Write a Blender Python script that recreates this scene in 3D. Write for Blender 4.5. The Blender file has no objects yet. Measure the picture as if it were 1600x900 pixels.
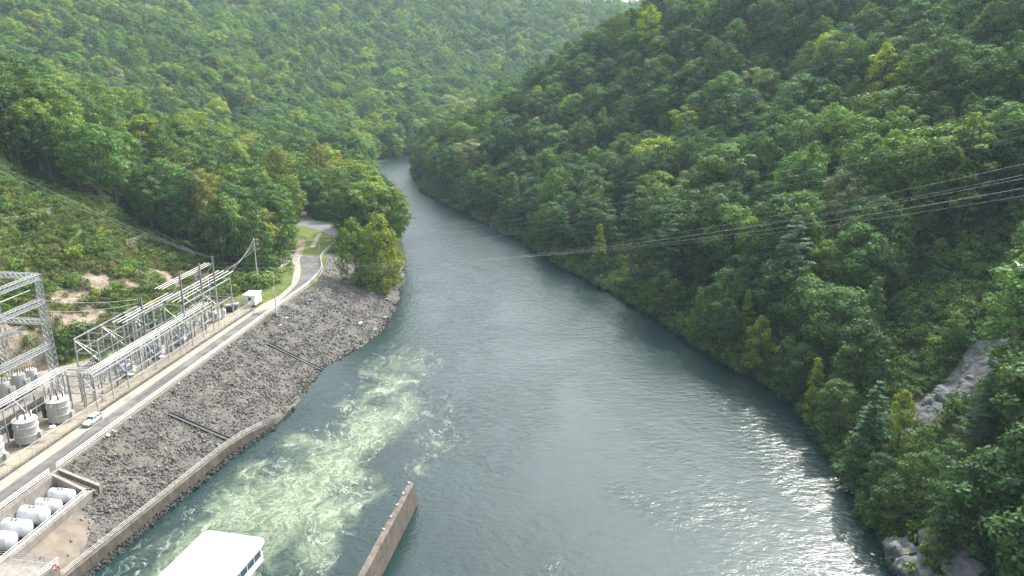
import bpy, bmesh, math, random
import numpy as np
from mathutils import Vector, Matrix, Euler

random.seed(7); RNG = np.random.default_rng(11)
scene = bpy.context.scene
COL = scene.collection
R = math.radians

# ------------------------------------------------------------------ camera, sky, sun, exposure
CAM_Z = 79.0; PITCH = R(16.8); F = 1256.0          # F in pixels of a 1600 wide frame
cam_data = bpy.data.cameras.new("camera"); cam = bpy.data.objects.new("camera", cam_data); COL.objects.link(cam)
cam_data.sensor_width = 36; cam_data.lens = 36 * F / 1600; cam_data.clip_start = 0.5; cam_data.clip_end = 9000
cam.location = (0, 0, CAM_Z); cam.rotation_euler = (R(90) - PITCH, 0, 0)
scene.camera = cam

SUN_AZ, SUN_EL = R(34), R(45)                      # azimuth from +Y towards +X
world = bpy.data.worlds.new("World"); scene.world = world; world.use_nodes = True
wn = world.node_tree.nodes; wl = world.node_tree.links; wn.clear()
w_out = wn.new("ShaderNodeOutputWorld"); w_bg = wn.new("ShaderNodeBackground")
sky = wn.new("ShaderNodeTexSky"); sky.sky_type = 'NISHITA'; sky.sun_disc = False
sky.sun_elevation = SUN_EL; sky.sun_rotation = SUN_AZ
sky.air_density = 1.0; sky.dust_density = 3.0; sky.ozone_density = 1.5
w_tc = wn.new("ShaderNodeTexCoord"); w_sep = wn.new("ShaderNodeSeparateXYZ"); wl.new(w_tc.outputs["Generated"], w_sep.inputs[0])
w_max = wn.new("ShaderNodeMath"); w_max.operation = 'MAXIMUM'; w_max.inputs[1].default_value = 0.08; wl.new(w_sep.outputs["Z"], w_max.inputs[0])
w_div = wn.new("ShaderNodeVectorMath"); w_div.operation = 'DIVIDE'
w_cmb = wn.new("ShaderNodeCombineXYZ")
for i in range(3): wl.new(w_max.outputs[0], w_cmb.inputs[i])
wl.new(w_tc.outputs["Generated"], w_div.inputs[0]); wl.new(w_cmb.outputs[0], w_div.inputs[1])
w_noise = wn.new("ShaderNodeTexNoise"); w_noise.inputs["Scale"].default_value = 0.75; w_noise.inputs["Detail"].default_value = 5
w_noise.inputs["Roughness"].default_value = 0.55; 
w_off = wn.new("ShaderNodeVectorMath"); w_off.operation = 'ADD'; w_off.inputs[1].default_value = (34.1, 18.7, 58.3); wl.new(w_div.outputs[0], w_off.inputs[0]); wl.new(w_off.outputs[0], w_noise.inputs["Vector"])
w_ramp = wn.new("ShaderNodeMapRange"); w_ramp.interpolation_type = 'SMOOTHSTEP'
w_ramp.inputs["From Min"].default_value = 0.33; w_ramp.inputs["From Max"].default_value = 0.60; w_ramp.inputs["To Max"].default_value = 0.88
wl.new(w_noise.outputs[0], w_ramp.inputs["Value"])
w_mix = wn.new("ShaderNodeMix"); w_mix.data_type = 'RGBA'; wl.new(w_ramp.outputs[0], w_mix.inputs["Factor"])
w_dot = wn.new("ShaderNodeVectorMath"); w_dot.operation = 'DOT_PRODUCT'; wl.new(w_tc.outputs["Generated"], w_dot.inputs[0])
w_dot.inputs[1].default_value = (math.sin(SUN_AZ) * math.cos(SUN_EL), math.cos(SUN_AZ) * math.cos(SUN_EL), math.sin(SUN_EL))
w_pos = wn.new("ShaderNodeMath"); w_pos.operation = 'MAXIMUM'; w_pos.inputs[1].default_value = 0; wl.new(w_dot.outputs["Value"], w_pos.inputs[0])
w_pow = wn.new("ShaderNodeMath"); w_pow.operation = 'POWER'; w_pow.inputs[1].default_value = 3.5; wl.new(w_pos.outputs[0], w_pow.inputs[0])
w_mad = wn.new("ShaderNodeMath"); w_mad.operation = 'MULTIPLY_ADD'; w_mad.inputs[1].default_value = 74; w_mad.inputs[2].default_value = 7; wl.new(w_pow.outputs[0], w_mad.inputs[0])   # thin cloud is brighter towards the sun
w_ccl = wn.new("ShaderNodeVectorMath"); w_ccl.operation = 'SCALE'; w_ccl.inputs[0].default_value = (0.97, 1.0, 1.03); wl.new(w_mad.outputs[0], w_ccl.inputs["Scale"])
wl.new(sky.outputs[0], w_mix.inputs["A"]); wl.new(w_ccl.outputs[0], w_mix.inputs["B"])
wl.new(w_mix.outputs["Result"], w_bg.inputs["Color"]); w_bg.inputs["Strength"].default_value = 0.10
wl.new(w_bg.outputs[0], w_out.inputs["Surface"])

sun_d = bpy.data.lights.new("sun", 'SUN'); sun_d.energy = 5.0; sun_d.angle = R(0.6); sun_d.color = (1.0, 0.94, 0.84)
sun = bpy.data.objects.new("sun", sun_d); COL.objects.link(sun)
sdir = Vector((math.sin(SUN_AZ) * math.cos(SUN_EL), math.cos(SUN_AZ) * math.cos(SUN_EL), math.sin(SUN_EL)))
sun.rotation_euler = sdir.to_track_quat('Z', 'Y').to_euler(); sun.location = (100, 100, 300)

scene.view_settings.view_transform = 'Standard'; scene.view_settings.look = 'None'
scene.view_settings.exposure = 0.6; scene.view_settings.gamma = 1.0
scene.cycles.use_denoising = True
scene.cycles.max_bounces = 6; scene.cycles.transmission_bounces = 3; scene.cycles.transparent_max_bounces = 16
scene.cycles.volume_bounces = 0; scene.cycles.volume_step_rate = 4.0

# ------------------------------------------------------------------ helpers: places
def P(px, py, z=0.0):
    "where the line of sight through a pixel of the photograph meets the level z"
    u = px - 800; v = py - 450
    dn = v * math.cos(PITCH) + F * math.sin(PITCH); fw = F * math.cos(PITCH) - v * math.sin(PITCH)
    k = (CAM_Z - z) / dn
    return Vector((u * k, fw * k, z))
def proj(p):
    x, y, z = p[0], p[1], p[2] - CAM_Z
    zc = y * math.cos(PITCH) - z * math.sin(PITCH); yc = z * math.cos(PITCH) + y * math.sin(PITCH)
    return 800 + F * x / zc, 450 - F * yc / zc, zc
RD = Vector((0.1451, 0.98942, 0)); RN = Vector((-0.98942, 0.1451, 0)); RO = Vector((-81, 111.7, 0))
ROAD_Z = 9.0; ROAD_ANG = math.atan2(RD.y, RD.x)
def L(s, t, z=0.0):
    "road frame: s metres along the road, t metres to its left"
    p = RO + RD * s + RN * t; p.z = z; return p
def st_of(x, y):
    dx = x - RO.x; dy = y - RO.y
    return dx * RD.x + dy * RD.y, dx * RN.x + dy * RN.y

# ------------------------------------------------------------------ helpers: materials
def new_mat(name):
    m = bpy.data.materials.new(name); m.use_nodes = True
    nt = m.node_tree; nt.nodes.clear()
    out = nt.nodes.new("ShaderNodeOutputMaterial")
    return m, nt, out
def node(nt, kind, **kw):
    n = nt.nodes.new(kind)
    for k, v in kw.items():
        if k.startswith("in_"): n.inputs[k[3:].replace("_", " ")].default_value = v
        else: setattr(n, k, v)
    return n
def noise(nt, scale, detail=3, rough=0.55, vec=None, dist=0.0):
    n = node(nt, "ShaderNodeTexNoise"); n.inputs["Scale"].default_value = scale; n.inputs["Detail"].default_value = detail
    n.inputs["Roughness"].default_value = rough; n.inputs["Distortion"].default_value = dist
    if vec: nt.links.new(vec, n.inputs["Vector"])
    return n.outputs[0]
def maprange(nt, val, a, b, c=0.0, d=1.0, smooth=True):
    n = node(nt, "ShaderNodeMapRange"); n.interpolation_type = 'SMOOTHSTEP' if smooth else 'LINEAR'
    for k, v in zip(("From Min", "From Max", "To Min", "To Max"), (a, b, c, d)): n.inputs[k].default_value = v
    nt.links.new(val, n.inputs["Value"]); return n.outputs[0]
def mixc(nt, fac, a, b, blend='MIX'):
    n = node(nt, "ShaderNodeMix"); n.data_type = 'RGBA'; n.blend_type = blend
    for key, v in (("Factor", fac), ("A", a), ("B", b)):
        if isinstance(v, bpy.types.NodeSocket): nt.links.new(v, n.inputs[key])
        elif key == "Factor": n.inputs[key].default_value = v
        else: n.inputs[key].default_value = (*v, 1)
    return n.outputs["Result"]
def math_(nt, op, a, b=None):
    n = node(nt, "ShaderNodeMath"); n.operation = op
    for i, v in enumerate((a, b)):
        if v is None: continue
        if isinstance(v, bpy.types.NodeSocket): nt.links.new(v, n.inputs[i])
        else: n.inputs[i].default_value = v
    return n.outputs[0]
def bump(nt, h, strength, dist=0.1):
    n = node(nt, "ShaderNodeBump"); n.inputs["Strength"].default_value = strength; n.inputs["Distance"].default_value = dist
    nt.links.new(h, n.inputs["Height"]); return n.outputs[0]
def objco(nt, world_space=False):
    if world_space: return node(nt, "ShaderNodeNewGeometry").outputs["Position"]
    return node(nt, "ShaderNodeTexCoord").outputs["Object"]
def mottled(name, c1, c2, scale=1.0, rough=0.8, metal=0.0, bump_s=0.2, bump_scale=None, c3=None, streak=False, spec=0.3, world_space=True):
    "a surface of two or three mottled tones with fine relief"
    m, nt, out = new_mat(name)
    b = node(nt, "ShaderNodeBsdfPrincipled"); b.inputs["Roughness"].default_value = rough; b.inputs["Metallic"].default_value = metal
    b.inputs["Specular IOR Level"].default_value = spec
    v = objco(nt, world_space)
    n1 = noise(nt, scale, 5, 0.6, v)
    col = mixc(nt, maprange(nt, n1, 0.35, 0.65), c1, c2)
    if c3:
        if streak:
            mp = node(nt, "ShaderNodeMapping"); mp.inputs["Scale"].default_value = (1, 1, 0.08); nt.links.new(v, mp.inputs[0])
            n2 = noise(nt, scale * 3, 4, 0.6, mp.outputs[0])
        else: n2 = noise(nt, scale * 0.31, 4, 0.6, v)
        col = mixc(nt, maprange(nt, n2, 0.5, 0.72, 0, 0.8), col, c3)
    nt.links.new(col, b.inputs["Base Color"])
    if bump_s: nt.links.new(bump(nt, noise(nt, bump_scale or scale * 8, 4, 0.65, v), bump_s, 0.05), b.inputs["Normal"])
    nt.links.new(b.outputs[0], out.inputs[0]); return m

M = {}
M['asphalt'] = mottled('asphalt', (0.095, 0.092, 0.088), (0.13, 0.126, 0.12), 0.6, 0.9, c3=(0.16, 0.155, 0.145), bump_s=0.15, bump_scale=25)
def worn_asphalt():
    m, nt, out = new_mat('asphalt'); b = node(nt, "ShaderNodeBsdfPrincipled"); b.inputs["Roughness"].default_value = 0.92; b.inputs["Specular IOR Level"].default_value = 0.25
    pos = objco(nt, True); mp = node(nt, "ShaderNodeMapping"); mp.vector_type = 'TEXTURE'; mp.inputs["Rotation"].default_value = (0, 0, ROAD_ANG); mp.inputs["Scale"].default_value = (26, 1, 1); nt.links.new(pos, mp.inputs[0])
    c = mixc(nt, maprange(nt, noise(nt, 0.6, 5, 0.6, pos), .35, .65), (0.098, 0.094, 0.089), (0.135, 0.13, 0.122))
    c = mixc(nt, maprange(nt, noise(nt, 1.1, 3, 0.5, mp.outputs[0]), .42, .68, 0, .75), c, (0.062, 0.06, 0.058))      # wheel tracks
    c = mixc(nt, maprange(nt, noise(nt, 0.16, 2, 0.5, pos), .56, .60, 0, .6), c, (0.16, 0.152, 0.14))                  # patches
    vo = node(nt, "ShaderNodeTexVoronoi"); vo.feature = 'DISTANCE_TO_EDGE'; vo.inputs["Scale"].default_value = .22; nt.links.new(pos, vo.inputs["Vector"])
    c = mixc(nt, maprange(nt, vo.outputs["Distance"], .0, .012, .8, 0), c, (0.045, 0.043, 0.04))                       # cracks
    nt.links.new(c, b.inputs["Base Color"]); nt.links.new(bump(nt, noise(nt, 25, 3, .6, pos), .15, .03), b.inputs["Normal"]); nt.links.new(b.outputs[0], out.inputs[0]); return m
M['asphalt'] = worn_asphalt()
M['asphalt_new'] = mottled('asphalt_far', (0.12, 0.125, 0.13), (0.15, 0.155, 0.16), 0.5, 0.9, bump_s=0.1, bump_scale=20)
M['shoulder'] = mottled('shoulder_concrete', (0.235, 0.212, 0.178), (0.29, 0.265, 0.228), 0.9, 0.85, c3=(0.18, 0.16, 0.13), bump_s=0.1)
M['concrete'] = mottled('concrete', (0.20, 0.182, 0.157), (0.26, 0.238, 0.208), 0.8, 0.85, c3=(0.125, 0.11, 0.093), streak=True, bump_s=0.25)
M['old_concrete'] = mottled('old_concrete', (0.095, 0.082, 0.068), (0.15, 0.128, 0.105), 0.6, 0.9, c3=(0.05, 0.043, 0.036), streak=True, bump_s=0.5, bump_scale=4)
M['yard'] = mottled('yard_slab', (0.23, 0.195, 0.14), (0.29, 0.25, 0.185), 0.25, 0.9, c3=(0.15, 0.13, 0.10), bump_s=0.15, bump_scale=12)
M['yard_gravel'] = mottled('yard_gravel', (0.20, 0.185, 0.165), (0.27, 0.25, 0.22), 1.5, 0.95, c3=(0.22, 0.17, 0.10), bump_s=0.5, bump_scale=14)
M['galv'] = mottled('galvanised_steel', (0.36, 0.37, 0.38), (0.46, 0.465, 0.47), 2.0, 0.5, 0.35, bump_s=0.0, spec=0.5)
M['pipe_light'] = mottled('aluminium_bus', (0.50, 0.49, 0.45), (0.58, 0.57, 0.53), 1.2, 0.45, 0.2, bump_s=0.0, spec=0.5)
M['steel_dark'] = mottled('weathered_steel', (0.20, 0.205, 0.23), (0.27, 0.275, 0.30), 1.5, 0.6, 0.2, bump_s=0.0)
M['white_rail'] = mottled('white_rail_paint', (0.62, 0.60, 0.55), (0.70, 0.68, 0.63), 2.0, 0.6, 0, bump_s=0.0)
M['tank_grey'] = mottled('transformer_grey', (0.37, 0.37, 0.35), (0.44, 0.435, 0.415), 1.0, 0.5, 0.0, c3=(0.23, 0.22, 0.205), streak=True, bump_s=0.03)
M['tank_white'] = mottled('tank_white_paint', (0.50, 0.51, 0.53), (0.57, 0.58, 0.60), 0.8, 0.45, 0.0, c3=(0.40, 0.41, 0.43), streak=True, bump_s=0.02)
M['white_paint'] = mottled('white_paint', (0.80, 0.80, 0.80), (0.83, 0.83, 0.83), 0.5, 0.5, 0.0, bump_s=0.0)
M['white_roof'] = mottled('white_roof_coating', (0.82, 0.82, 0.81), (0.86, 0.86, 0.85), 0.4, 0.55, 0.0, bump_s=0.02)
M['blue_grey'] = mottled('blue_grey_enamel', (0.30, 0.35, 0.40), (0.38, 0.43, 0.48), 1.5, 0.45, 0.0, bump_s=0.0)
M['brown_porcelain'] = mottled('dark_porcelain', (0.05, 0.04, 0.04), (0.09, 0.07, 0.06), 3, 0.25, 0, bump_s=0.0, spec=0.6)
M['dark'] = mottled('dark_paint', (0.03, 0.035, 0.035), (0.05, 0.055, 0.055), 2, 0.5, 0, bump_s=0.0)
M['rubber'] = mottled('rubber', (0.02, 0.02, 0.02), (0.03, 0.03, 0.03), 3, 0.8, 0, bump_s=0.0)
M['silver'] = mottled('silver_car_paint', (0.62, 0.64, 0.66), (0.66, 0.68, 0.70), 0.7, 0.28, 0.35, bump_s=0.0, spec=0.6)
M['orange'] = mottled('orange_ring', (0.55, 0.11, 0.04), (0.62, 0.15, 0.06), 3, 0.5, 0, bump_s=0.0)
M['yellow'] = mottled('yellow_paint', (0.62, 0.50, 0.07), (0.68, 0.56, 0.12), 3, 0.5, 0, bump_s=0.0)
M['bark'] = mottled('bark', (0.10, 0.085, 0.065), (0.17, 0.15, 0.12), 3.0, 0.95, 0, bump_s=0.4)
M['pale_bark'] = mottled('pale_bark', (0.34, 0.32, 0.28), (0.44, 0.42, 0.37), 2.0, 0.95, 0, bump_s=0.3)
M['rock_face'] = mottled('grey_rock', (0.075, 0.080, 0.084), (0.135, 0.142, 0.15), 0.5, 0.9, 0, c3=(0.045, 0.05, 0.045), streak=True, bump_s=0.8, bump_scale=1.6)
M['bird'] = mottled('white_feathers', (0.75, 0.75, 0.75), (0.8, 0.8, 0.8), 3, 0.8, 0, bump_s=0.0)
M['wire'] = mottled('wire_aluminium', (0.30, 0.305, 0.31), (0.36, 0.365, 0.37), 1, 0.45, 0.4, bump_s=0.0)
def glass():
    m, nt, out = new_mat('window_glass'); b = node(nt, "ShaderNodeBsdfPrincipled")
    b.inputs["Base Color"].default_value = (0.03, 0.07, 0.08, 1); b.inputs["Roughness"].default_value = 0.08; b.inputs["Specular IOR Level"].default_value = 0.7
    nt.links.new(b.outputs[0], out.inputs[0]); return m
M['glass'] = glass()
def tinted(name, rough=0.9, trans=0.0, vary=0.5, default=(0.2, 0.2, 0.2), spec=0.02, noise_s=0.0):
    "colour carried by the thing itself (its tint), each leaf or stone a little lighter or darker"
    m, nt, out = new_mat(name)
    at = node(nt, "ShaderNodeAttribute"); at.attribute_type = 'INSTANCER'; at.attribute_name = 'tint'
    g = node(nt, "ShaderNodeNewGeometry")
    val = maprange(nt, g.outputs["Random Per Island"], 0, 1, 1 - vary, 1 + vary, False)
    c = node(nt, "ShaderNodeVectorMath"); c.operation = 'SCALE'; nt.links.new(at.outputs["Color"], c.inputs[0]); nt.links.new(val, c.inputs["Scale"])
    col = c.outputs[0]
    if noise_s:
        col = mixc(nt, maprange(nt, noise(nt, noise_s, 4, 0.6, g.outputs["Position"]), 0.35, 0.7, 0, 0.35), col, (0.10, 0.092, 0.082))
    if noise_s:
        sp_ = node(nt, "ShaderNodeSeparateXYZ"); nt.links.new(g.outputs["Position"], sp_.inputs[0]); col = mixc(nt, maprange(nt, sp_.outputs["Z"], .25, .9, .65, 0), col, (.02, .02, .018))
    d = node(nt, "ShaderNodeBsdfDiffuse"); nt.links.new(col, d.inputs["Color"])
    sh = d.outputs[0]
    if trans:
        tr = node(nt, "ShaderNodeBsdfTranslucent")
        warm = mixc(nt, 1.0, col, (1.05, 1.15, 0.5), 'MULTIPLY'); nt.links.new(warm, tr.inputs["Color"])
        mx = node(nt, "ShaderNodeMixShader"); mx.inputs[0].default_value = trans
        nt.links.new(sh, mx.inputs[1]); nt.links.new(tr.outputs[0], mx.inputs[2]); sh = mx.outputs[0]
    if spec:
        gl = node(nt, "ShaderNodeBsdfGlossy"); gl.inputs["Roughness"].default_value = 0.5; gl.inputs["Color"].default_value = (0.8, 0.9, 1, 1)
        mx = node(nt, "ShaderNodeMixShader"); mx.inputs[0].default_value = spec
        nt.links.new(sh, mx.inputs[1]); nt.links.new(gl.outputs[0], mx.inputs[2]); sh = mx.outputs[0]
    nt.links.new(sh, out.inputs[0]); return m
M['leaf'] = tinted('leaves', trans=0.33, vary=0.42, spec=0.012)
M['needle'] = tinted('needles', trans=0.2, vary=0.4, spec=0.012)
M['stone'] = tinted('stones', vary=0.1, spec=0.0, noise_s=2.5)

# ------------------------------------------------------------------ helpers: objects
def tag(o, label=None, cat=None, group=None, kind=None):
    if label: o['label'] = label
    if cat: o['category'] = cat
    if group: o['group'] = group
    if kind: o['kind'] = kind
    return o
def link(o, parent=None):
    COL.objects.link(o)
    if parent: o.parent = parent
    return o
def empty(name, loc, label, cat, group=None, rz=0.0):
    o = bpy.data.objects.new(name, None); o.location = loc; o.rotation_euler.z = rz; o.empty_display_size = 0.3
    return tag(link(o), label, cat, group)
def mesh_obj(name, verts, faces, mat, parent=None, smooth=False):
    me = bpy.data.meshes.new(name); me.from_pydata([tuple(v) for v in verts], [], faces); me.update()
    if mat: me.materials.append(mat)
    if smooth: me.polygons.foreach_set('use_smooth', [True] * len(me.polygons))
    return link(bpy.data.objects.new(name, me), parent)
class MB:
    "collects simple solids for one mesh"
    def __init__(self): self.v = []; self.f = []
    def add(self, verts, faces):
        n = len(self.v); self.v += [tuple(p) for p in verts]; self.f += [tuple(i + n for i in f) for f in faces]
    def box(self, c, size, rz=0.0, ax=None):
        hx, hy, hz = size[0] / 2, size[1] / 2, size[2] / 2
        m = Matrix.Rotation(rz, 3, 'Z') if ax is None else ax; c = Vector(c)
        vs = [c + m @ Vector((x * hx, y * hy, z * hz)) for x, y, z in ((-1,-1,-1),(1,-1,-1),(1,1,-1),(-1,1,-1),(-1,-1,1),(1,-1,1),(1,1,1),(-1,1,1))]
        self.add(vs, [(0,3,2,1),(4,5,6,7),(0,1,5,4),(1,2,6,5),(2,3,7,6),(3,0,4,7)])
    def bar(self, p, q, w, h=None):
        p = Vector(p); q = Vector(q); d = q - p
        self.box((p + q) / 2, (w, h or w, d.length), ax=d.to_track_quat('Z', 'Y').to_matrix())
    def tube(self, pts, radii, n=8, cap=True):
        pts = [Vector(p) for p in pts]
        if not hasattr(radii, '__len__'): radii = [radii] * len(pts)
        rings = []
        for i, p in enumerate(pts):
            d = (pts[min(i + 1, len(pts) - 1)] - pts[max(i - 1, 0)]).normalized()
            a = d.cross(Vector((0, 0, 1)))
            if a.length < 0.05: a = d.cross(Vector((1, 0, 0)))
            a.normalize(); b = d.cross(a)
            rings.append([p + (a * math.cos(2 * math.pi * k / n) + b * math.sin(2 * math.pi * k / n)) * radii[i] for k in range(n)])
        vs = [v for r in rings for v in r]; fs = []
        for i in range(len(pts) - 1):
            for k in range(n):
                fs.append((i * n + k, i * n + (k + 1) % n, (i + 1) * n + (k + 1) % n, (i + 1) * n + k))
        if cap: fs.append(tuple(range(n))[::-1]); fs.append(tuple((len(pts) - 1) * n + k for k in range(n)))
        self.add(vs, fs)
    def lathe(self, prof, c=(0, 0, 0), n=20, axis=None):
        "prof: (radius, height) list"
        c = Vector(c); m = axis or Matrix.Identity(3); vs = []; fs = []
        for r, h in prof:
            for k in range(n): vs.append(c + m @ Vector((r * math.cos(2 * math.pi * k / n), r * math.sin(2 * math.pi * k / n), h)))
        for i in range(len(prof) - 1):
            for k in range(n): fs.append((i * n + k, i * n + (k + 1) % n, (i + 1) * n + (k + 1) % n, (i + 1) * n + k))
        fs.append(tuple(range(n))[::-1]); fs.append(tuple((len(prof) - 1) * n + k for k in range(n)))
        self.add(vs, fs)
    def build(self, name, mat, parent=None, smooth=False, bevel=0.0):
        o = mesh_obj(name, self.v, self.f, mat, parent, False)
        if bevel:
            bm = bmesh.new(); bm.from_mesh(o.data); bmesh.ops.bevel(bm, geom=bm.edges[:], offset=bevel, segments=2, affect='EDGES', profile=0.6); bm.to_mesh(o.data); bm.free()
        if smooth:
            o.data.polygons.foreach_set('use_smooth', [True] * len(o.data.polygons))
            try: o.data.set_sharp_from_angle(angle=R(40))
            except Exception: pass
        return o
_unit = {}
def unit_mesh(kind, mat):
    key = (kind, mat.name)
    if key not in _unit:
        b = MB()
        if kind == 'box': b.box((0, 0, 0.5), (1, 1, 1))
        elif kind == 'angle': b.box((0.44, 0, .5), (.12, 1, 1)); b.box((-.06, 0.44, .5), (.88, .12, 1))
        elif kind == 'H': b.box((0.43, 0, .5), (.14, 1, 1)); b.box((-0.43, 0, .5), (.14, 1, 1)); b.box((0, 0, .5), (.72, .16, 1))
        else: b.tube([(0, 0, 0), (0, 0, 1)], 0.5, 8)
        me = bpy.data.meshes.new(kind + '_member'); me.from_pydata(b.v, [], b.f); me.materials.append(mat); _unit[key] = me
    return _unit[key]
def bar(parent, name, p, q, w, mat, kind='box', h=None):
    "one straight member as an object of its own, alike members share one mesh; p, q are world points, parent unrotated at its location"
    p = Vector(p); q = Vector(q); d = q - p
    o = bpy.data.objects.new(name, unit_mesh(kind, mat))
    m = Matrix.Translation(p) @ d.to_track_quat('Z', 'Y').to_matrix().to_4x4() @ Matrix.Diagonal((w, h or w, d.length, 1))
    base = parent.location if parent.parent is None else Vector(parent.parent.location) + Vector(parent.location)
    link(o, parent); o.matrix_basis = Matrix.Translation(-base) @ m
    return o
def rel(o, parent):
    "mesh built in world coordinates: shift so that the parent's place is its origin"
    o.data.transform(Matrix.Translation(-parent.location)); return o
def copy_tree(o, parent=None):
    c = o.copy(); link(c, parent)
    for ch in list(o.children): copy_tree(ch, c)
    return c

def instancer(name, pts, rots, scls, idx, tints, sources, label=None):
    "uncountable stuff: one object that repeats source meshes at points"
    coll = bpy.data.collections.new(name + '_sources')
    for i, (me) in enumerate(sources):
        so = bpy.data.objects.new('%s_source_%03d' % (name, i), me); coll.objects.link(so)
    n = len(pts); me = bpy.data.meshes.new(name); me.vertices.add(n); me.vertices.foreach_set('co', np.asarray(pts, np.float32).ravel())
    for nm, typ, data in (('rot', 'FLOAT_VECTOR', rots), ('scl', 'FLOAT_VECTOR', scls)):
        a = me.attributes.new(nm, typ, 'POINT'); a.data.foreach_set('vector', np.asarray(data, np.float32).ravel())
    a = me.attributes.new('idx', 'INT', 'POINT'); a.data.foreach_set('value', np.asarray(idx, np.int32))
    a = me.attributes.new('tint', 'FLOAT_COLOR', 'POINT'); a.data.foreach_set('color', np.c_[np.asarray(tints), np.ones(n)].astype(np.float32).ravel())
    o = link(bpy.data.objects.new(name, me)); tag(o, label, None, None, 'stuff')
    ng = bpy.data.node_groups.new(name + '_nodes', 'GeometryNodeTree')
    ng.interface.new_socket('Geometry', in_out='INPUT', socket_type='NodeSocketGeometry'); ng.interface.new_socket('Geometry', in_out='OUTPUT', socket_type='NodeSocketGeometry')
    gi = ng.nodes.new('NodeGroupInput'); go = ng.nodes.new('NodeGroupOutput')
    ci = ng.nodes.new('GeometryNodeCollectionInfo'); ci.inputs['Collection'].default_value = coll
    ci.inputs['Separate Children'].default_value = True; ci.inputs['Reset Children'].default_value = True
    ip = ng.nodes.new('GeometryNodeInstanceOnPoints'); ip.inputs['Pick Instance'].default_value = True
    ng.links.new(gi.outputs[0], ip.inputs['Points']); ng.links.new(ci.outputs[0], ip.inputs['Instance'])
    for nm, typ, sock in (('idx', 'INT', 'Instance Index'), ('rot', 'FLOAT_VECTOR', 'Rotation'), ('scl', 'FLOAT_VECTOR', 'Scale')):
        na = ng.nodes.new('GeometryNodeInputNamedAttribute'); na.data_type = typ; na.inputs['Name'].default_value = nm
        ng.links.new(na.outputs[0], ip.inputs[sock])
    ng.links.new(ip.outputs[0], go.inputs[0])
    md = o.modifiers.new('instances', 'NODES'); md.node_group = ng
    return o

# ------------------------------------------------------------------ terrain
def sines(x, y, wl_, seed, n=7):
    r = np.random.default_rng(seed); out = np.zeros_like(x, dtype=float)
    for _ in range(n):
        a = r.uniform(0, 2 * np.pi); k = 2 * np.pi / (wl_ * r.uniform(0.6, 1.7))
        out += np.sin((x * math.cos(a) + y * math.sin(a)) * k + r.uniform(0, 6.28))
    return out / math.sqrt(n)
RIGHT_BANK = [(62, 60), (62, 90)] + [(P(x, y).x + dx, P(x, y).y) for x, y, dx in
    [(1385,900,2),(1330,790,2),(1290,720,2),(1225,620,1.5),(1130,570,1),(1040,510,1),(960,460,1),(880,420,1),(800,370,2),(740,345,3),(690,320,3),(655,300,3),(640,268,2)]] + [(-55, 585), (-15, 632), (80, 690), (260, 740), (460, 780)]
TOP_TOE = [(L(-70,-.9), L(-70,-9.)), (L(-40,-.9), L(-40,-10.8)), (L(-5.7,-.9), L(-5.7,-14.1)), (L(35.9,-.9), L(35.9,-18.5)), (L(51,-.9), L(51,-22.0)),
           (L(82,-.9), P(507,573)), (L(97,-.9), P(560,545)), (L(110,-1.4), P(600,515)), (L(129,-3.0), P(617,485)),
           (L(143,1.8), P(624,462)), (L(152,4.2), P(632,430)), (L(166,8), P(632,405))]
LEFT_BANK = [(q.x, q.y) for p, q in TOP_TOE] + [(P(x, y).x, P(x, y).y) for x, y in [(628,375),(615,345),(600,315),(586,285),(583,266),(592,254)]] + [(-68, 612), (-30, 655), (60, 720), (150, 760), (300, 810), (460, 840)]
RIVER_POLY = np.array(LEFT_BANK + RIGHT_BANK[::-1])
def poly_sd(x, y, poly):
    "signed distance to a polygon, negative inside"
    x = np.asarray(x, float); y = np.asarray(y, float); d = np.full(x.shape, 1e9); ins = np.zeros(x.shape, bool)
    n = len(poly)
    for i in range(n):
        ax, ay = poly[i]; bx, by = poly[(i + 1) % n]
        ex, ey = bx - ax, by - ay; l2 = ex * ex + ey * ey + 1e-9
        t = np.clip(((x - ax) * ex + (y - ay) * ey) / l2, 0, 1)
        d = np.minimum(d, (x - ax - t * ex) ** 2 + (y - ay - t * ey) ** 2)
        c = ((ay > y) != (by > y)) & (x < ex * (y - ay) / (by - ay + 1e-12) + ax); ins ^= c
    d = np.sqrt(d); return np.where(ins, -d, d)
BENCH = np.array([tuple(L(s, t)[:2]) for s, t in [(-80,-.4),(105,-.4),(118,-3.2),(129,-2.4),(143,2.2),(152,5),(170,9),(182,11),(215,22),(222,40),(205,44),(180,28),(158,18),(140,15),(122,13),(96,17),(76,21),(62,25),(52,34),(44,37),(10,37),(-80,34)]])
RIPRAP_POLY = np.array([tuple(p[:2]) for p, q in TOP_TOE] + [tuple(q[:2]) for p, q in TOP_TOE[::-1]])
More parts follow.
